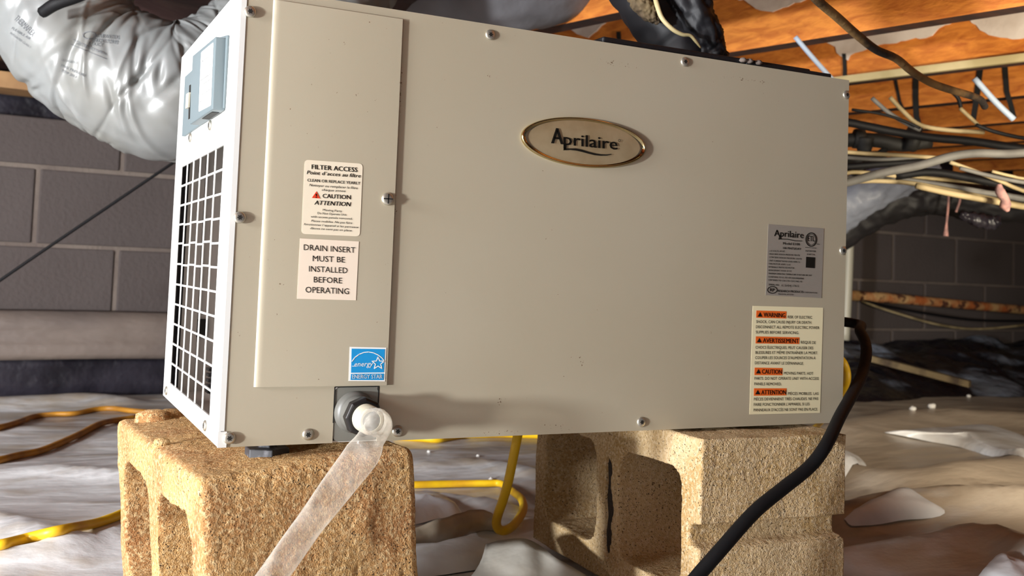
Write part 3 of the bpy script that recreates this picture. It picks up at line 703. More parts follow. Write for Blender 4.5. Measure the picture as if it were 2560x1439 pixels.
# ------------------------------------------------------------------ drain tube (flattened at the kink)
def ribbon_tube(name, m, pts, wids, ths, wdir, seg=24, smooth=7):
    P, Wd = path(pts, wids, smooth); _, Th = path(pts, ths, smooth); T = tangents(P)
    Wv, _ = path(wdir, 1, smooth)
    b = MB(); o = 0
    for i, p in enumerate(P):
        u = (Wv[i]-T[i]*Wv[i].dot(T[i])).normalized(); v = T[i].cross(u)
        for k in range(seg):
            a = 2*PI*k/seg; b.v.append(tuple(p+u*math.cos(a)*Wd[i]+v*math.sin(a)*Th[i]*(1+.10*math.sin(i*.8+k*.9))))
    for i in range(len(P)-1):
        for k in range(seg): b.f.append((i*seg+k, i*seg+(k+1) % seg, (i+1)*seg+(k+1) % seg, (i+1)*seg+k))
    return b.build(name, m, smooth=True)
h0 = hc+Vector(OR)
e0 = h0+ax_*.0420; e1 = h0+ax_*.058
k1 = on(926, 1098, 1, -.064); k2 = on(905, 1135, 1, -.067)
t1_ = on(845, 1215, 1, -.072); t2_ = on(770, 1315, 1, -.082); t3_ = on(688, 1430, 1, -.098)
t4_ = on(640, 1500, 1, -.12); t5_ = on(560, 1620, 1, -.16)
t5_.z = max(t5_.z, .016)
wv = rt.copy()
o = ribbon_tube('drain_tube', M['vinyl'], [e0, e1, k1, k2, t1_, t2_, t3_, t4_, t5_],
                [.0118, .0120, .0125, .0158, .0145, .0122, .0122, .0122, .0122], [.0118, .0116, .0070, .0050, .0068, .0082, .009, .010, .0105],
                [wv, wv, wv, wv, wv, wv, wv, wv, wv])
tag(o, 'clear flattened vinyl drain tube sloping down from the cabinet drain to the ground', 'tube')

# ------------------------------------------------------------------ concrete blocks
def rr2(y0, y1, z0, z1, r, n=5, jag=0, seed=1):
    rr = random.Random(seed); out = []
    for (cy, cz, a0) in ((y1-r, z1-r, 0), (y0+r, z1-r, 90), (y0+r, z0+r, 180), (y1-r, z0+r, 270)):
        for k in range(n+1):
            a = math.radians(a0+90*k/n); out.append((cy+r*math.cos(a)+rr.uniform(-jag, jag), cz+r*math.sin(a)+rr.uniform(-jag, jag)))
    return out
def cinder(name, m, outer, holes, width, rough, loc, rot, rnd=.004, voxel=.0024, seed=0, lump=0):
    cu = bpy.data.curves.new('c', 'CURVE'); cu.dimensions = '2D'; cu.fill_mode = 'BOTH'; cu.extrude = width/2
    for pl in [outer]+holes:
        s_ = cu.splines.new('POLY'); s_.points.add(len(pl)-1); s_.use_cyclic_u = True
        for i, (y, z) in enumerate(pl): s_.points[i].co = (y, z, 0, 1)
    o = bpy.data.objects.new('c', cu); COL.objects.link(o); bpy.context.view_layer.update()
    me = bpy.data.meshes.new_from_object(o.evaluated_get(bpy.context.evaluated_depsgraph_get()))
    bpy.data.objects.remove(o)
    print('CINDER', name, len(me.vertices), len(outer)+sum(map(len, holes)))
    # curve plane (x,y) -> world (y,z); extrusion -> x
    for v in me.vertices: a, b, c = v.co; v.co = (c+width/2, a, b)
    bm = bmesh.new(); bm.from_mesh(me); bmesh.ops.remove_doubles(bm, verts=bm.verts, dist=1e-5); bmesh.ops.recalc_face_normals(bm, faces=bm.faces)
    bmesh.ops.dissolve_limit(bm, angle_limit=.01, verts=bm.verts, edges=bm.edges)
    oset = {(round(y, 5), round(z, 5)) for y, z in outer}
    ed = [e for e in bm.edges if abs(e.verts[0].co.x-e.verts[1].co.x) < 1e-5 and all((round(v.co.y, 5), round(v.co.z, 5)) in oset for v in e.verts) and len(e.link_faces) == 2 and abs(e.calc_face_angle(0)) > .8]
    bmesh.ops.bevel(bm, geom=ed, offset=rnd, segments=3, affect='EDGES', profile=.5)
    bmesh.ops.triangulate(bm, faces=bm.faces); bm.to_mesh(me); bm.free()
    ob = bpy.data.objects.new(name, me); COL.objects.link(ob)
    md = ob.modifiers.new('r', 'REMESH'); md.mode = 'VOXEL'; md.voxel_size = voxel
    bpy.context.view_layer.update()
    me2 = bpy.data.meshes.new_from_object(ob.evaluated_get(bpy.context.evaluated_depsgraph_get()))
    ob.modifiers.clear(); ob.data = me2; me2.materials.clear(); me2.materials.append(m)
    nv = len(me2.vertices); co = np.empty(nv*3); me2.vertices.foreach_get('co', co); co = co.reshape(-1, 3)
    no = np.array([v.normal for v in me2.vertices])
    disp = np.empty(nv)
    for i in range(nv):
        p = Vector(co[i])+Vector((seed, 0, 0))
        a = noise.noise(p*160)*.45+noise.noise(p*70)*.45; c = noise.noise(p*18)
        g = noise.noise(p*230+Vector((9, 9, 9)))
        disp[i] = rough*(a*.9-max(0, g-.28)*3.2)+.0016*c
        if lump:
            e = noise.noise(p*32+Vector((3, 1, 5)))
            disp[i] += lump*max(0, e-.25)
    co += no*disp[:, None]; me2.vertices.foreach_set('co', co.ravel())
    for p in me2.polygons: p.use_smooth = True
    ob.location = loc; ob.rotation_euler = rot; return ob
Wb = .194
# left block: cores run left to right, tilted slightly
outerL = rr2(0, .385, -Wb, 0, .012)
holesL = [rr2(.034, .176, -.160, -.038, .035, jag=.002, seed=2), rr2(.212, .354, -.160, -.038, .035, jag=.002, seed=3)]
bl = cinder('concrete_block', M['conc_brown'], outerL, holesL, Wb, .0010, (-.0220, -.039, Z0-.020), (-.012, -.086, .083), rnd=.006, seed=3, lump=.003)
tag(bl, 'brown weathered hollow concrete block under the left end of the cabinet', 'concrete block', 'concrete blocks under the cabinet')
bpy.context.view_layer.update()
for (px, py, s_) in ((385, 1040, .024), (428, 1035, .020), (405, 1102, .010)):
    b = MB(); p = on(px, py, 2, Z0-.017); vs = []
    for k in range(3):
        for j in range(11):
            a = 2*PI*j/11; r_ = s_*(1, .8, .4)[k]*random.uniform(.8, 1.1); vs.append(p+Vector((r_*math.cos(a), r_*.7*math.sin(a), (-.006, s_*.16, s_*.3)[k])))
    b.add(vs, [tuple(range(22, 33))]+[(m_*11+j, m_*11+(j+1) % 11, (m_+1)*11+(j+1) % 11, (m_+1)*11+j) for m_ in range(2) for j in range(11)])
    mo = b.build('mortar_lump', M['conc_brown'], smooth=True); mo.parent = bl; mo.matrix_parent_inverse = bl.matrix_world.inverted()
# right block with end groove and slotted centre web
gz = -.098
outerR = [(0, 0), (.381, 0), (.381, -Wb), (0, -Wb), (0, gz-.014), (.005, gz-.0125), (.018, gz-.010), (.018, gz+.008), (0, gz+.011)]
def soft(pl, n=6): return pl
slot = [(.190, -.048), (.179, -.056), (.181, -.085), (.175, -.100), (.171, -.112), (.176, -.125), (.174, -.145), (.180, -.170), (.190, -.160), (.192, -.140), (.189, -.120), (.193, -.100), (.191, -.08), (.194, -.06)]
holesR = [rr2(.032, .162, -.162, -.036, .028, jag=.002, seed=5), rr2(.213, .352, -.160, -.036, .028, jag=.002, seed=6), slot[::-1]]
br = cinder('concrete_block', M['conc_tan'], outerR, holesR, Wb, .0007, (.4745, -.047, Z0-.003), (-.004, .006, -.026), rnd=.0015, seed=11)
tag(br, 'tan hollow concrete block with a grooved end under the right end of the cabinet', 'concrete block', 'concrete blocks under the cabinet')

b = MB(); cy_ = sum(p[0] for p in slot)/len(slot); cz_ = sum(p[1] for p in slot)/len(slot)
b.prism([Vector((.0045, cy_+(y-cy_)*1.02, cz_+(z-cz_)*1.0)) for y, z in slot], (.012, 0, 0)); M['slotshade'] = mat('dark_slot_shade', '2c231c', .95, bump=.004, bscale=200)
o = b.build('slot_shade', M['slotshade'], br); o['label'] = 'dark fill for the shade in the narrow slot of the centre web'  # dark prism filling the slot in place of its shadow

# ------------------------------------------------------------------ silver flexible duct
ctr = [(90, -260, 1.62, 168), (112, -110, 1.60, 168), (150, 45, 1.58, 168), (235, 145, 1.57, 166), (345, 205, 1.57, 170), (450, 232, 1.58, 175), (560, 190, 1.62, 165), (690, 90, 1.66, 160), (830, -60, 1.70, 158), (960, -200, 1.74, 155)]
DP, DR = path([dep(x, y, d) for x, y, d, r in ctr], [r/FPX*d for x, y, d, r in ctr], 44)
DT = tangents(DP); seg = 180; nD = len(DP)
u = DT[0].cross(Vector((0, 1, 0))).normalized(); ring = []
S_ = np.zeros(nD)
for i in range(1, nD): S_[i] = S_[i-1]+(DP[i]-DP[i-1]).length
TH = np.arange(seg)*2*PI/seg
DISP = np.zeros((nD, seg)); rg = np.random.default_rng(21)
SS, TT = np.meshgrid(S_, TH, indexing='ij')
for k in range(330):
    s0_, th0 = rg.uniform(0, S_[-1]), rg.uniform(0, 2*PI); ln = rg.uniform(.15, .6); slant = rg.normal(0, .045); wd_ = rg.uniform(.0022, .007)
    dt = (TT-th0+PI) % (2*PI)-PI; e = (SS-s0_-slant*dt)/wd_
    amp = rg.uniform(.0015, .0055)*(-1 if rg.random() < .7 else .7)
    DISP += 1.35*amp*np.exp(-e**2)*np.exp(-(dt/ln)**2)
DISP += .0007*np.sin(SS*2*PI/.028+1.2*np.sin(TT*2))   # wire helix under the jacket
for i in range(0, nD):
    for j in range(0, seg):
        p = Vector((S_[i]*9, math.cos(TH[j])*1.3, math.sin(TH[j])*1.3)); DISP[i, j] += .004*noise.noise(p)+.0015*noise.noise(p*4)
db = MB()
for i in range(nD):
    u = (u-DT[i]*u.dot(DT[i])).normalized(); v = DT[i].cross(u)
    for j in range(seg):
        db.v.append(tuple(DP[i]+(u*math.cos(TH[j])+v*math.sin(TH[j]))*(DR[i]+DISP[i, j])))
for i in range(nD-1):
    for j in range(seg): db.f.append((i*seg+j, i*seg+(j+1) % seg, (i+1)*seg+(j+1) % seg, (i+1)*seg+j))
duct = db.build('flexible_duct', M['foil'], smooth=True)
tag(duct, 'wrinkled silver insulated flexible duct curving down beside the cabinet', 'duct')
dbvh = BVHTree.FromPolygons([Vector(p) for p in db.v], db.f)
pr = MB()
def dtext(s_, x0, y0, x1, y1, cap, bold=0):
    vs, fs = text_mesh(s_, bold, False, .012); lo, hi = min(v.x for v in vs), max(v.x for v in vs); d = Vector((x1-x0, y1-y0)); L = d.length; d /= L; nn = Vector((d.y, -d.x)); out = []
    for v in vs:
        q = Vector((x0, y0))+d*L*((v.x-lo)/(hi-lo))+nn*cap*v.y/cap0
        h = dbvh.ray_cast(CP, ray(q.x, q.y).normalized())
        if h[0] is None: return
        out.append(h[0]-ray(q.x, q.y).normalized()*.0012)
    pr.add(out, fs)
for a in (('THERMAFLEX', 34, 48, 80, 92, 15), ('FLEXIBLE AIR', 28, 72, 74, 100, 6), ('INSULATED CLASS 1', 24, 84, 74, 120, 5), ('UNDERWRITERS', 232, 92, 298, 98, 9), ('LABORATORIES', 232, 104, 294, 110, 9), ('R DUCT', 222, 112, 256, 116, 8),
          ('CLASS 1 AIR DUCT MATERIAL', 184, 108, 266, 138, 6), ('UL 181 LISTED', 154, 152, 192, 160, 6), ('MAX PRESSURE', 152, 166, 212, 192, 6), ('TEMP 200 F', 152, 178, 190, 196, 6)): dtext(*a)
def dstroke(pts, w_):
    for (x0, y0), (x1, y1) in zip(pts[:-1], pts[1:]):
        d = Vector((x1-x0, y1-y0)).normalized(); nn = Vector((-d.y, d.x))*w_/2; out = []
        for q in (Vector((x0, y0))+nn, Vector((x1, y1))+nn, Vector((x1, y1))-nn, Vector((x0, y0))-nn):
            h = dbvh.ray_cast(CP, ray(q.x, q.y).normalized())
            if h[0] is None: return
            out.append(h[0]-ray(q.x, q.y).normalized()*.0014)
        pr.add(out, [(0, 1, 2, 3)])
dstroke([(176+i*6, 110+i*2.5) for i in range(16)], 1.3); dstroke([(182+i*6, 98+i*2.6) for i in range(14)], 1.3)
dstroke([(236+i*6, 95+i*.9) for i in range(11)], 1.2)
dstroke([(224+17*math.cos(a), 88+9*math.sin(a)) for a in np.linspace(0, 2*PI, 20)], 2)
M['ductink'] = mat('duct_print', '5c5f62', .6)
o = pr.build('printed_text', M['ductink'], fixn=False); o.parent = duct
# dark hanging strap hooked over the duct top
tube_obj('hanging_strap', M['rubber'], [dep(105, 32, 1.44), dep(140, 10, 1.43), dep(185, -4, 1.43), dep(240, -25, 1.43)], [.008, .009, .008, .007], 'short dark strap lying over the top of the silver duct', 'strap', seg=8)

# ------------------------------------------------------------------ ducts above the cabinet
def wrinkle_tube(name, m, pts, r, label, cat='duct', group=None, amp=.006, seg=60, smooth=14, seed=0, parent=None, sq=1.0, sm=1.0):
    P, R_ = path(pts, r, smooth); T = tangents(P); up = Vector((0, 0, 1)) if abs(T[0].z) < .9 else Vector((0, 1, 0)); u = T[0].cross(up).normalized(); b = MB()
    for i, p in enumerate(P):
        u = (u-T[i]*u.dot(T[i])).normalized(); v = T[i].cross(u)
        for k in range(seg):
            a = 2*PI*k/seg; q = Vector((i*.22, math.cos(a)*1.5, math.sin(a)*1.5+seed)); rr = R_[i]+amp*noise.noise(q*1.1)+amp*.5*sm*noise.noise(q*3)
            b.v.append(tuple(p+(u*math.cos(a)+v*math.sin(a)*sq)*rr))
    for i in range(len(P)-1):
        for k in range(seg): b.f.append((i*seg+k, i*seg+(k+1) % seg, (i+1)*seg+(k+1) % seg, (i+1)*seg+k))
    b.f.append(tuple(range(seg))); b.f.append(tuple((len(P)-1)*seg+k for k in range(seg)))
    o = b.build(name, m, parent, smooth=True)
    return tag(o, label, cat, group) if label else o
wrinkle_tube('insulated_duct', M['greyduct'], [dep(700, -160, 1.95), dep(950, -90, 1.95), dep(1200, -55, 1.98), dep(1400, -80, 2.02), dep(1560, -160, 2.1)], .105, 'dark grey insulated duct running overhead behind the cabinet top', seed=2)
# black jacketed ducts leaning onto the cabinet collar
d1 = wrinkle_tube('insulated_duct', M['blackduct'], [on(1735, 190, 1, .16), on(1700, 120, 1, .17), on(1648, 40, 1, .19), on(1590, -60, 1, .22), on(1540, -160, 1, .25)], [.047, .049, .052, .056, .06], 'black jacketed duct with a torn seam rising from the cabinet top', seed=5, amp=.004, sq=.8, sm=.2)
tube_obj('torn_seam', M['strip'], [on(x, y, 1, z) for x, y, z in ((1635, -20, .128), (1642, 10, .118), (1655, 45, .112), (1680, 72, .106), (1705, 86, .102), (1726, 89, .1), (1740, 104, .1), (1752, 120, .1))], [.0028, .0035, .0032, .003, .0026, .0022, .002, .001], parent=d1, seg=6)
wrinkle_tube('torn_lining', M['driftwood'], [on(1570, -30, 1, .14), on(1600, 5, 1, .135), on(1628, 38, 1, .13), on(1650, 55, 1, .125)], [.008, .012, .010, .003], None, seed=8, amp=.003, parent=d1)
wrinkle_tube('insulated_duct', M['blackduct'], [on(1798, 168, 1, .12), on(1772, 110, 1, .125), on(1735, 30, 1, .13), on(1700, -50, 1, .14), on(1670, -120, 1, .15)], [.014, .019, .024, .027, .03], 'narrow black duct rising at the right of the torn black duct', seed=9, amp=.005)

# ------------------------------------------------------------------ power cord and extension cords
o = tube_obj('power_cord', M['rubber'], [(.7125, .20, Z0+.12)]+[Vector(p) for p in (on(2125, 806, 1, .16), on(2150, 828, 1, .10), on(2166, 872, 1, .06), on(2155, 935, 1, .03), on(2128, 990, 1, -.005), on(2100, 1040, 1, -.035), on(2066, 1110, 1, -.066), on(2025, 1165, 1, -.074), on(1955, 1222, 1, -.082), on(1885, 1280, 1, -.09), on(1800, 1375, 1, -.10), on(1735, 1450, 1, -.105), on(1650, 1560, 1, -.12))],
             [.0068]*3+[.007]*11, 'thick black power cord looping down in front of the right concrete block', 'cord', seg=16)
def cordg(name, m, pts, r, label, lift=None, **k):
    pts = list(pts)
    if pts[0][0] < 0: pts = [(-900, pts[0][1]+60), (-450, pts[0][1]+45)]+pts
    return tube_obj(name, m, [gpt(x, y, r if lift is None else lift) for x, y in pts], r, label, 'cord', 'yellow extension cord on the ground', **k)
cordg('extension_cord', M['orangecord'], [(-60, 1085), (0, 1075), (43, 1063), (83, 1048), (133, 1042), (186, 1040), (240, 1029), (283, 1027), (330, 1033), (420, 1040)], .0062, 'dirty orange-yellow cord farthest back at the left beside the brown block')
cordg('extension_cord', M['orangecord'], [(-60, 1168), (0, 1158), (40, 1148), (100, 1135), (150, 1115), (200, 1092), (246, 1068), (286, 1058), (340, 1050)], .0065, 'dirty yellow cord crossing the left ground, middle of the three')
cordg('extension_cord', M['yellow'], [(-60, 1388), (0, 1375), (67, 1358), (150, 1338), (233, 1321), (276, 1307), (300, 1297), (360, 1270)], .0065, 'bright yellow cord nearest the camera at the left of the brown block')
cordg('extension_cord', M['yellow'], [(990, 1098), (1005, 1101), (1053, 1104), (1092, 1107), (1118, 1102), (1158, 1096), (1211, 1094), (1263, 1094), (1340, 1096), (1420, 1100)], .0075, 'yellow cord lying straight across behind the gap between the blocks')
loop = [(1000, 1223), (1047, 1222), (1132, 1220), (1211, 1219), (1253, 1220)]
pts = [gpt(x, y, .0075) for x, y in loop]
pts += [dep(1284, 1230, 1.66), dep(1303, 1246, 1.58), dep(1309, 1268, 1.50), dep(1300, 1291, 1.44), dep(1282, 1314, 1.38), dep(1263, 1325, 1.35), dep(1247, 1322, 1.34), dep(1241, 1306, 1.33), dep(1246, 1282, 1.32), dep(1258, 1248, 1.31), dep(1271, 1202, 1.30), dep(1284, 1139, 1.30), dep(1294, 1089, 1.30), dep(1303, 1040, 1.32), dep(1318, 1000, 1.40)]
tube_obj('extension_cord', M['yellow'], pts, .0062, 'bright yellow cord bent in a loop and rising between the two blocks', 'cord', 'yellow extension cord on the ground')
tube_obj('extension_cord', M['yellow'], [dep(2092, 890, 1.62), dep(2108, 905, 1.6), dep(2117, 930, 1.6), dep(2116, 955, 1.6), dep(2100, 985, 1.62), dep(2070, 1030, 1.7), gpt(2030, 1080, .008), gpt(1960, 1085, .008)], .006, 'small yellow loop of cord peeking out behind the right edge of the cabinet', 'cord', 'yellow extension cord on the ground')

# ------------------------------------------------------------------ white patches, plastic folds and debris on the ground
def drape(name, m, top, bot, label=None, cat=None, parent=None, n=40, bulge=.01, group=None):
    """a hanging fold between an upper edge and a lower edge, with thickness"""
    A, _ = path(top, 1, 8); Bq, _ = path(bot, 1, 8); b = MB(); rows = 8; nA = min(len(A), len(Bq))
    for i in range(nA):
        ta = A[int(i*(len(A)-1)/(nA-1))]; tb_ = Bq[int(i*(len(Bq)-1)/(nA-1))]
        for j in range(rows):
            t_ = j/(rows-1); p = ta.lerp(tb_, t_); p = p+Vector((0, -bulge*math.sin(PI*t_), 0))+Vector((0, 0, .002*noise.noise(p*30))); b.v.append(tuple(p))
    for i in range(nA-1):
        for j in range(rows-1): b.f.append((i*rows+j, i*rows+j+1, (i+1)*rows+j+1, (i+1)*rows+j))
    o = b.build(name, m, parent, smooth=True); s_ = o.modifiers.new('s', 'SOLIDIFY'); s_.thickness = .0015
    return tag(o, label, cat, group) if label else o
def G(px, py, up=0): return gpt(px, py, up)
def patch(name, m, pxs, label, up=.008, group=None, parent=None):
    pts = [gpt(x, y, up) for x, y in pxs]; c = sum(pts, Vector())/len(pts); b = MB(); P, _ = path(pts+[pts[0]], 1, 5); n = len(P)-1; rows = 5
    b.v.append(tuple(c+Vector((0, 0, .012))))
    for j in range(1, rows+1):
        for i in range(n):
            p = c.lerp(P[i], j/rows); z = ground(p.x, p.y)+up*(1.0 if j < rows else .15)+.012*(1-(j/rows)**2)+.003*noise.noise(p*14); b.v.append((p.x, p.y, z))
    b.f = [(0, 1+i, 1+(i+1) % n) for i in range(n)]+[(1+j*n+i, 1+(j+1)*n+i, 1+(j+1)*n+(i+1) % n, 1+j*n+(i+1) % n) for j in range(rows-1) for i in range(n)]
    o = b.build(name, m, parent, smooth=True); return tag(o, label, 'plastic sheet', group)
GS = 'loose plastic folds and white patches on the ground'  # white patches rise slightly above the ground mesh
patch('white_patch', M['sheet'], [(2210, 1082), (2330, 1070), (2480, 1064), (2570, 1100), (2600, 1150), (2500, 1140), (2400, 1118), (2290, 1098)], 'long white patch on the plastic far right behind the tan block', group=GS)
patch('white_patch', M['sheet'], [(2110, 1300), (2180, 1262), (2262, 1230), (2310, 1246), (2362, 1284), (2250, 1305), (2140, 1318)], 'white triangular patch on the plastic right beside the tan block groove', group=GS)
patch('white_patch', M['sheet'], [(2080, 1130), (2120, 1135), (2166, 1164), (2120, 1182), (2080, 1190)], 'small white patch peeking from behind the tan block', group=GS)
patch('white_patch', M['sheet'], [(2440, 1450), (2490, 1402), (2530, 1408), (2600, 1440), (2560, 1490)], 'white patch on the plastic at the lower right edge of the picture', group=GS)
patch('white_patch', M['sheet'], [(980, 1245), (1047, 1236), (1090, 1240), (1130, 1262), (1155, 1290), (1100, 1300), (1040, 1312), (980, 1315)], 'rounded white plastic bulge right beside the brown block', up=.012, group=GS)
# two standing folds between the blocks
def TOP(px, py, dy=60):
    b = gpt(px, py+dy); return on(px, py, 1, b.y)
M['flap'] = mat('milky_polythene_flap', 'cdc9c0', .3, col2='b7b0a3', nscale=9, trans=.25, bump=.002, bscale=30)
drape('plastic_fold', M['fold'], [TOP(985, 1334), TOP(1050, 1314), TOP(1120, 1292), TOP(1190, 1273, 50), TOP(1225, 1282, 40), TOP(1240, 1300, 30)],
      [G(985, 1394), G(1050, 1374), G(1120, 1354), G(1190, 1330), G(1228, 1326), G(1242, 1332)], 'beige fold of plastic standing up between the two blocks', 'plastic sheet', group=GS)
patch('white_patch', M['sheet'], [(980, 1392), (1060, 1385), (1200, 1366), (1270, 1372), (1290, 1400), (1200, 1425), (1100, 1440), (980, 1450)], 'bright white strip of plastic between the folds in front of the gap', up=.010, group=GS)
o = drape('plastic_fold', M['flap'], [TOP(1215, 1362, 70), TOP(1260, 1351, 90), TOP(1310, 1346, 110), TOP(1350, 1366, 100), TOP(1400, 1400, 90), TOP(1450, 1432, 70), TOP(1500, 1462, 50)],
          [G(1150, 1470), G(1210, 1490), G(1290, 1500), G(1350, 1500), G(1410, 1510), G(1460, 1515), G(1520, 1520)], 'translucent folded plastic flap lying against the foot of the tan block', 'plastic sheet', bulge=.012, group=GS)
# crumbs of debris
for k, (px, py, s_) in enumerate(((1070, 1298, .004), (1228, 1200, .005), (2330, 1020, .012), (2282, 1025, .010), (2422, 992, .008), (1195, 1141, .004), (1072, 1130, .004))):
    p = gpt(px, py, s_*.4); b = MB(); b.lathe([(s_*.5, -s_*.5), (s_, 0), (s_*.7, s_*.5), (s_*.2, s_*.7)], (0, 0, 0), (0, 0, 1), 8)
    for i, v in enumerate(b.v): b.v[i] = tuple(Vector(v)*random.uniform(.8, 1.15))
    o = b.build('foam_crumb', M['pebble'], smooth=True, loc=p)
    tag(o, ['pale crumb on the beige plastic beside the brown block', 'white crumb just behind the rising yellow cord', 'larger white crumb on dark plastic at far right', 'white crumb left of the larger one at far right', 'white crumb near the wall at far right', 'pale crumb in the middle of the gap ground', 'pale crumb behind the brown block corner'][k], 'crumb', 'pale crumbs on the plastic')

# liner film along the left wall, dark band below it
def wall_sheet(name, m, us, prof, label, cat='plastic sheet', seed=0, amp=.02, kind=None):
    b = MB(); n = len(prof)
    for u_ in us:
        for (out, z) in prof:
            k = noise.noise(Vector((u_*2.1, z*6, seed))); b.v.append(tuple(wp(u_, max(z+k*amp*.5, .0), max(out+k*amp, .006))))
    m_ = len(us); b.f = [(i*n+j, (i+1)*n+j, (i+1)*n+j+1, i*n+j+1) for i in range(m_-1) for j in range(n-1)]
    o = b.build(name, m, smooth=True); s_ = o.modifiers.new('s', 'SOLIDIFY'); s_.thickness = .002; s_.offset = 1
    return tag(o, label, cat)
us = np.linspace(-1.5, 1.6, 90)
wall_sheet('liner_film', M['liner'], us, [(.006, Z0+.02), (.03, Z0+.016), (.05, Z0+.0), (.055, Z0-.025), (.048, Z0-.04), (.062, Z0-.06), (.07, Z0-.085), (.06, Z0-.10), (.02, Z0-.105)], 'sagging brownish plastic liner band along the foot of the left wall', amp=.008)
wall_sheet('dark_band', M['blackfilm'], us, [(.03, Z0-.10), (.02, Z0-.13), (.025, Z0-.16), (.03, .005)], 'dark band below the liner band at left wall', amp=.012, seed=4)
# crumpled dark polythene heap along the right wall
us = np.linspace(2.0, 5.2, 170); zs = np.linspace(0, 1, 26); b = MB()
for u_ in us:
    for t_ in zs:
        k = noise.fractal(Vector((u_*3.0, t_*2.4, 2)), 1, 2, 4); k2 = abs(noise.noise(Vector((u_*9, t_*5, 5))))
        out = .02+.62*t_**1.25+.06*k; z = (.150*(1-t_)**.8)*(1+.25*k)+.05*k2*math.sin(PI*t_)
        p = wp(u_, 0, max(out, .01)); b.v.append((p.x, p.y, max(z, ground(p.x, p.y)-.002)))
n = len(zs); b.f = [(i*n+j, (i+1)*n+j, (i+1)*n+j+1, i*n+j+1) for i in range(len(us)-1) for j in range(n-1)]
M['darkheap'] = mat('dark_polythene_heap', '17161c', .3, col2='6f7684', nscale=3.2, ndetail=5, thr=(.52, .62), stretch=(1, 1, 2.5), bump=.02, bscale=12)
o = b.build('plastic_heap', M['darkheap'], smooth=True); tag(o, 'crumpled black and grey polythene heaped along the foot of the right wall', 'plastic sheet')
sk = MB(); a, c = dep(2165, 900, 3.55), dep(2425, 968, 3.35)
d = (c-a).normalized(); nn = d.cross(Vector((0, 0, 1))).normalized()*.02
sk.prism([a-nn, c-nn, c+nn, a+nn], (0, 0, .022)); tag(sk.build('wood_stick', M['driftwood'], bevel=.002), 'mottled tan stick lying on the dark polythene at right', 'stick')

# ------------------------------------------------------------------ wall clutter
tube_obj('rusty_pipe', M['rust'], [wpx(2040, 733, .05), wpx(2200, 743, .05), wpx(2350, 756, .05), wpx(2600, 778, .05)], [.021, .021, .019, .019], 'rusty iron pipe running along the right part of the wall', 'pipe', seg=14)
tube_obj('cable', M['cream'], [wpx(2080, 715, .04), wpx(2165, 756, .04), wpx(2250, 785, .04), wpx(2350, 812, .04), wpx(2450, 822, .04), wpx(2600, 808, .04)], .005, 'thin cream wire sagging below the rusty pipe', 'cable', seg=8)
tube_obj('cable', M['rubber'], [wpx(2080, 725, .06), wpx(2200, 760, .06), wpx(2330, 785, .06), wpx(2450, 800, .06), wpx(2600, 802, .06)], .005, 'thin black wire just under the rusty pipe', 'cable', seg=8)
tube_obj('white_pipe', M['thread'], [wpx(2124, 540, .12), wpx(2122, 640, .12), wpx(2117, 760, .12), wpx(2112, 850, .12)], .018, 'pale vertical pipe against the wall at the cabinet\'s right edge', 'pipe', seg=14)
tube_obj('cable', M['rubber'], [dep(-60, 742, 2.1), dep(100, 632, 2.15), dep(270, 517, 2.2), dep(440, 402, 2.25), dep(520, 350, 2.3)], .0032, 'thin black wire stretched diagonally across the left wall', 'cable', seg=8)

# ------------------------------------------------------------------ overhead cables at right
def pxt(name, m, pts, d, r, label, cat='cable', group='cables under the joists', seg=10):
    pts = list(pts)
    if pts[-1][0] >= 2590: (xa, ya), (xb, yb) = pts[-2:]; pts.append((xb+450, yb+(yb-ya)/(xb-xa)*350))
    if pts[0][0] <= 2090 and name != 'strap': (xa, ya), (xb, yb) = pts[:2]; pts.insert(0, (xa-300, ya-(yb-ya)/max(xb-xa, 40)*200)) if abs(yb-ya) < 40 and ya > 200 else None
    n = len(pts); P = []
    for i, (x, y) in enumerate(pts):
        dd = d if not isinstance(d, tuple) else d[0]+(d[1]-d[0])*i/(n-1)
        P.append(dep(x, y, dd))
    return tube_obj(name, m, P, r, label, cat, group, seg=seg)
pxt('cable', M['browncable'], [(2010, -40), (2045, 2), (2092, 42), (2140, 85), (2190, 124), (2240, 146), (2282, 180), (2330, 208), (2382, 226), (2430, 240), (2452, 250), (2462, 266)], (1.15, 1.6), .0055, 'dirty brown and black cable drooping diagonally below the right joists')
pxt('cable', M['rubber'], [(2090, 302), (2160, 314), (2240, 330), (2330, 344), (2430, 353), (2600, 376)], 2.0, .0085, 'thick black cable sloping right below the joists', seg=12)
pxt('conduit', M['greycable'], [(2040, 470), (2120, 455), (2205, 432), (2299, 413), (2377, 391), (2440, 383), (2520, 384), (2620, 378)], 1.84, .0078, 'grey flexible conduit rising to the right over the cable bundle', 'conduit', seg=12)
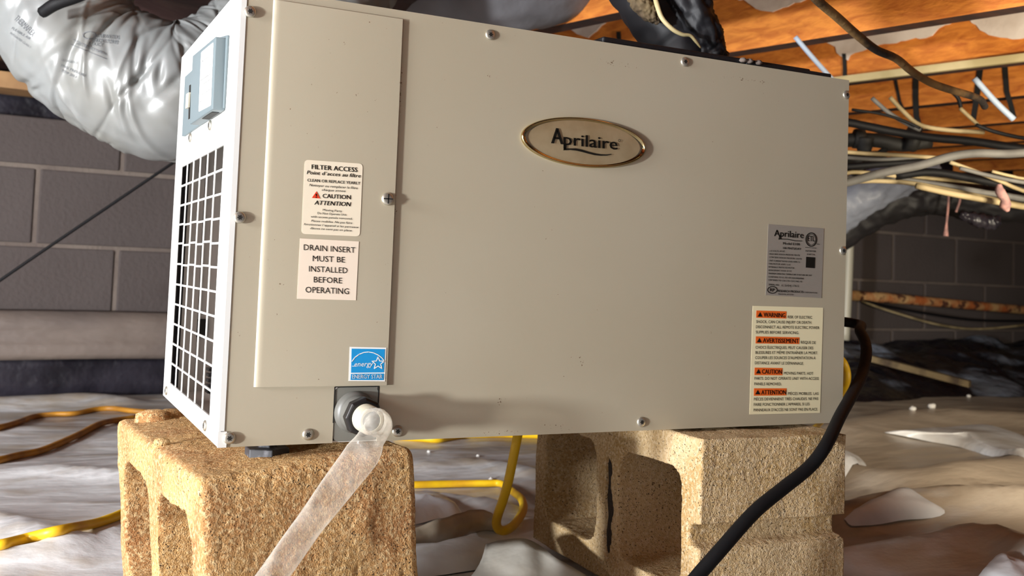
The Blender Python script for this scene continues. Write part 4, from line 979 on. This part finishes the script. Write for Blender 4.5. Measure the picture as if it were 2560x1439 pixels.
BUN = [(M['cream'], [(2080, 378), (2170, 384), (2260, 388), (2340, 394)], .004, 'short cream cable highest in the bundle beside the cabinet'),
       (M['greycable'], [(2080, 392), (2200, 398), (2300, 392), (2345, 396)], .004, 'grey cable just beneath the highest cream cable'),
       (M['cream'], [(2080, 435), (2140, 430), (2210, 436), (2240, 440)], .004, 'cream cable crossing beneath the grey conduit at left'),
       (M['cream'], [(2080, 458), (2180, 452), (2280, 458), (2400, 480), (2600, 520)], .0045, 'cream cable running along the middle of the bundle'),
       (M['greycable'], [(2080, 448), (2200, 444), (2330, 458), (2450, 478), (2600, 505)], .005, 'grey cable above the middle cream cable'),
       (M['cream'], [(2230, 436), (2330, 446), (2450, 456), (2470, 460)], .004, 'cream cable ending midway along the bundle'),
       (M['cream'], [(2290, 464), (2380, 484), (2480, 502), (2600, 522)], .006, 'thick yellowed cable lowest in the bundle'),
       (M['cream'], [(2375, 405), (2430, 425), (2500, 452), (2600, 490)], .004, 'cream cable slanting down from the grey conduit'),
       (M['rubber'], [(2240, 440), (2330, 430), (2440, 448), (2600, 478)], .008, 'black cable above the slanting cream cable'),
       (M['rubber'], [(2080, 418), (2200, 410), (2300, 404), (2380, 400)], .007, 'black cable tucked under the highest cables'),
       (M['greycable'], [(2320, 470), (2420, 478), (2500, 486), (2600, 500)], .006, 'dusty grey cable right of centre in the bundle'),
       (M['rubber'], [(2235, 452), (2270, 458), (2300, 462)], .004, 'short black wire between the grey cables'),
       (M['greycable'], [(2400, 420), (2480, 440), (2600, 462)], .004, 'thin grey cable at the far right of the bundle'),
       (M['cream'], [(2480, 428), (2530, 440), (2600, 452)], .003, 'thin pale wire at the right frame edge'),
       (M['rubber'], [(2130, 274), (2200, 284), (2260, 302), (2300, 320)], .003, 'thin black wire above the thick black cable'),
       (M['greycable'], [(2180, 245), (2220, 280), (2260, 305), (2300, 325)], .0045, 'dusty grey wire hanging from the joist beside the cabinet'),
       (M['cream'], [(2225, 243), (2260, 280), (2300, 312), (2370, 325), (2460, 330)], .0045, 'pale wire curving right from the joist'),
       (M['cream'], [(2400, 270), (2430, 298), (2460, 326)], .004, 'pale short wire hanging below the brown cable'),
       (M['rubber'], [(2375, 225), (2395, 245), (2402, 268)], .004, 'frayed black wire end above the pale short wire'),
       (M['rubber'], [(2440, 312), (2490, 330), (2560, 345), (2610, 345)], .004, 'black wire running to the right frame edge')]
for i, (m_, pts, r, lab) in enumerate(BUN): pxt('cable', m_, pts, 1.95+.02*(i % 6), r, lab, seg=8)
for pts, w_, k_, lab in (([(2291, 190), (2290, 240), (2292, 290), (2302, 325)], 14, 1, 'dark strip built for a shadow below the joist, nearest the cabinet'), ([(2452, 170), (2442, 250), (2434, 300)], 14, 1, 'dark strip built for a shadow at the end of the brown cable'),
                    ([(2513, 160), (2518, 230), (2528, 262), (2536, 295)], 13, 1, 'dark strip built for a shadow nearest the right frame edge'), ([(2112, 135), (2114, 175), (2112, 215)], 9, 0, 'black strap just above the cabinet\'s right corner'), ([(2240, 200), (2250, 252), (2264, 284)], 7, 1, 'thin dark strip built for a shadow left of the nearest one'),  # the one above the cabinet corner is a dark strip for a shadow too
                    ([(1548, 80), (1549, 95), (1549, 125)], 9, -1, 'small dark strip built for a shadow on the joist behind the cabinet top')):
    b = MB(); v_ = []
    for x, y in pts:
        v_ += [jside(x-w_/2, y, k_)-jn*.0015, jside(x+w_/2, y, k_)-jn*.0015, jside(x+w_/2, y, k_)-jn*.0045, jside(x-w_/2, y, k_)-jn*.0045]
    n_ = len(pts); b.add(v_, [(0, 1, 2, 3), tuple((n_-1)*4+i for i in (3, 2, 1, 0))]+[(i*4+a, i*4+(a+1) % 4, (i+1)*4+(a+1) % 4, (i+1)*4+a) for i in range(n_-1) for a in range(4)])
    tag(b.build('strap', M['dark']), lab, 'strap', 'dark shadow strips on the joists')  # black strips built in place of dark vertical shadows on the joist sides
for pts, r, lab in (([(1988, 92), (2030, 142), (2080, 198)], .005, 'blue-grey metal brace behind the cabinet\'s right corner'), ([(2436, 196), (2490, 256), (2534, 298)], .006, 'pale blue metal brace at upper right')):
    pxt('metal_brace', M['bluestrap'], pts, 1.98, r, lab, 'brace', 'metal braces between the joists', seg=8)
# knob-shaped dark valve cluster beside the cabinet
vt = empty('pipe_fitting', dep(2180, 360, 2.12)); tag(vt, 'black branching pipe fittings beside the cabinet\'s upper right edge', 'fitting')
def vpart(name, pts, r, seg=10):
    b = MB(); b.tube([dep(x, y, d)-vt.location for x, y, d in pts], r, seg, 4); b.build(name, M['dark'], vt, smooth=True)
vpart('pipe_run', [(2095, 352, 2.14), (2150, 349, 2.13), (2200, 352, 2.12), (2260, 362, 2.12), (2325, 352, 2.12)], .015)
vpart('branch', [(2162, 345, 2.12), (2161, 370, 2.12), (2162, 392, 2.12)], [.020, .016, .010]); vpart('branch', [(2215, 372, 2.12), (2180, 392, 2.1), (2150, 400, 2.1)], .006)
vpart('collar', [(2135, 346, 2.13), (2158, 348, 2.13)], .021); vpart('collar', [(2268, 345, 2.1), (2292, 350, 2.1)], .026); vpart('elbow', [(2095, 398, 2.1), (2130, 394, 2.1), (2148, 405, 2.1), (2150, 425, 2.1), (2135, 440, 2.1)], .011)
# dark duct below the bundle, blue-grey duct in front of it
wrinkle_tube('insulated_duct', M['blackduct'], [dep(1960, 680, 2.7), dep(2120, 560, 2.65), dep(2230, 505, 2.6), dep(2330, 492, 2.6), dep(2460, 508, 2.6), dep(2640, 515, 2.6)], [.06, .052, .05, .045, .045, .045], 'black duct bending below the cable bundle at right', seed=3, amp=.008)
wrinkle_tube('insulated_duct', M['blueduct'], [dep(1990, 610, 2.45), dep(2080, 530, 2.42), dep(2170, 478, 2.4), dep(2280, 440, 2.4), dep(2340, 425, 2.42)], [.06, .058, .05, .035, .02], 'blue-grey duct beside the cabinet edge under the bundle', seed=6, amp=.006)
for pts, lab in (([(2372, 478), (2370, 520), (2366, 560), (2364, 590)], 'pink lint strand hanging over the block wall'), ([(2392, 482), (2400, 498), (2390, 530)], 'short pink lint strand beside the longer one')):
    tube_obj('lint_strand', M['pink'], [dep(x, y, 2.5) for x, y in pts], [.003, .003, .003, .007][:len(pts)], lab, 'lint', 'pink lint under the cables', seg=6)
tube_obj('lint_strand', M['pink'], [dep(x, y, 1.9) for x, y in ((2498, 460), (2500, 478), (2512, 498), (2514, 514), (2520, 528))], [.004, .009, .008, .011, .003], 'fat pink insulation tuft hanging at far right', 'lint', 'pink lint under the cables', seg=9)
wrinkle_tube('insulation_scrap', M['blackfilm'], [dep(2400, 535, 2.5), dep(2440, 548, 2.5), dep(2480, 556, 2.5), dep(2500, 540, 2.5)], [.008, .016, .018, .006], 'ragged black scrap hanging under the black duct', 'scrap', amp=.006, seg=20)
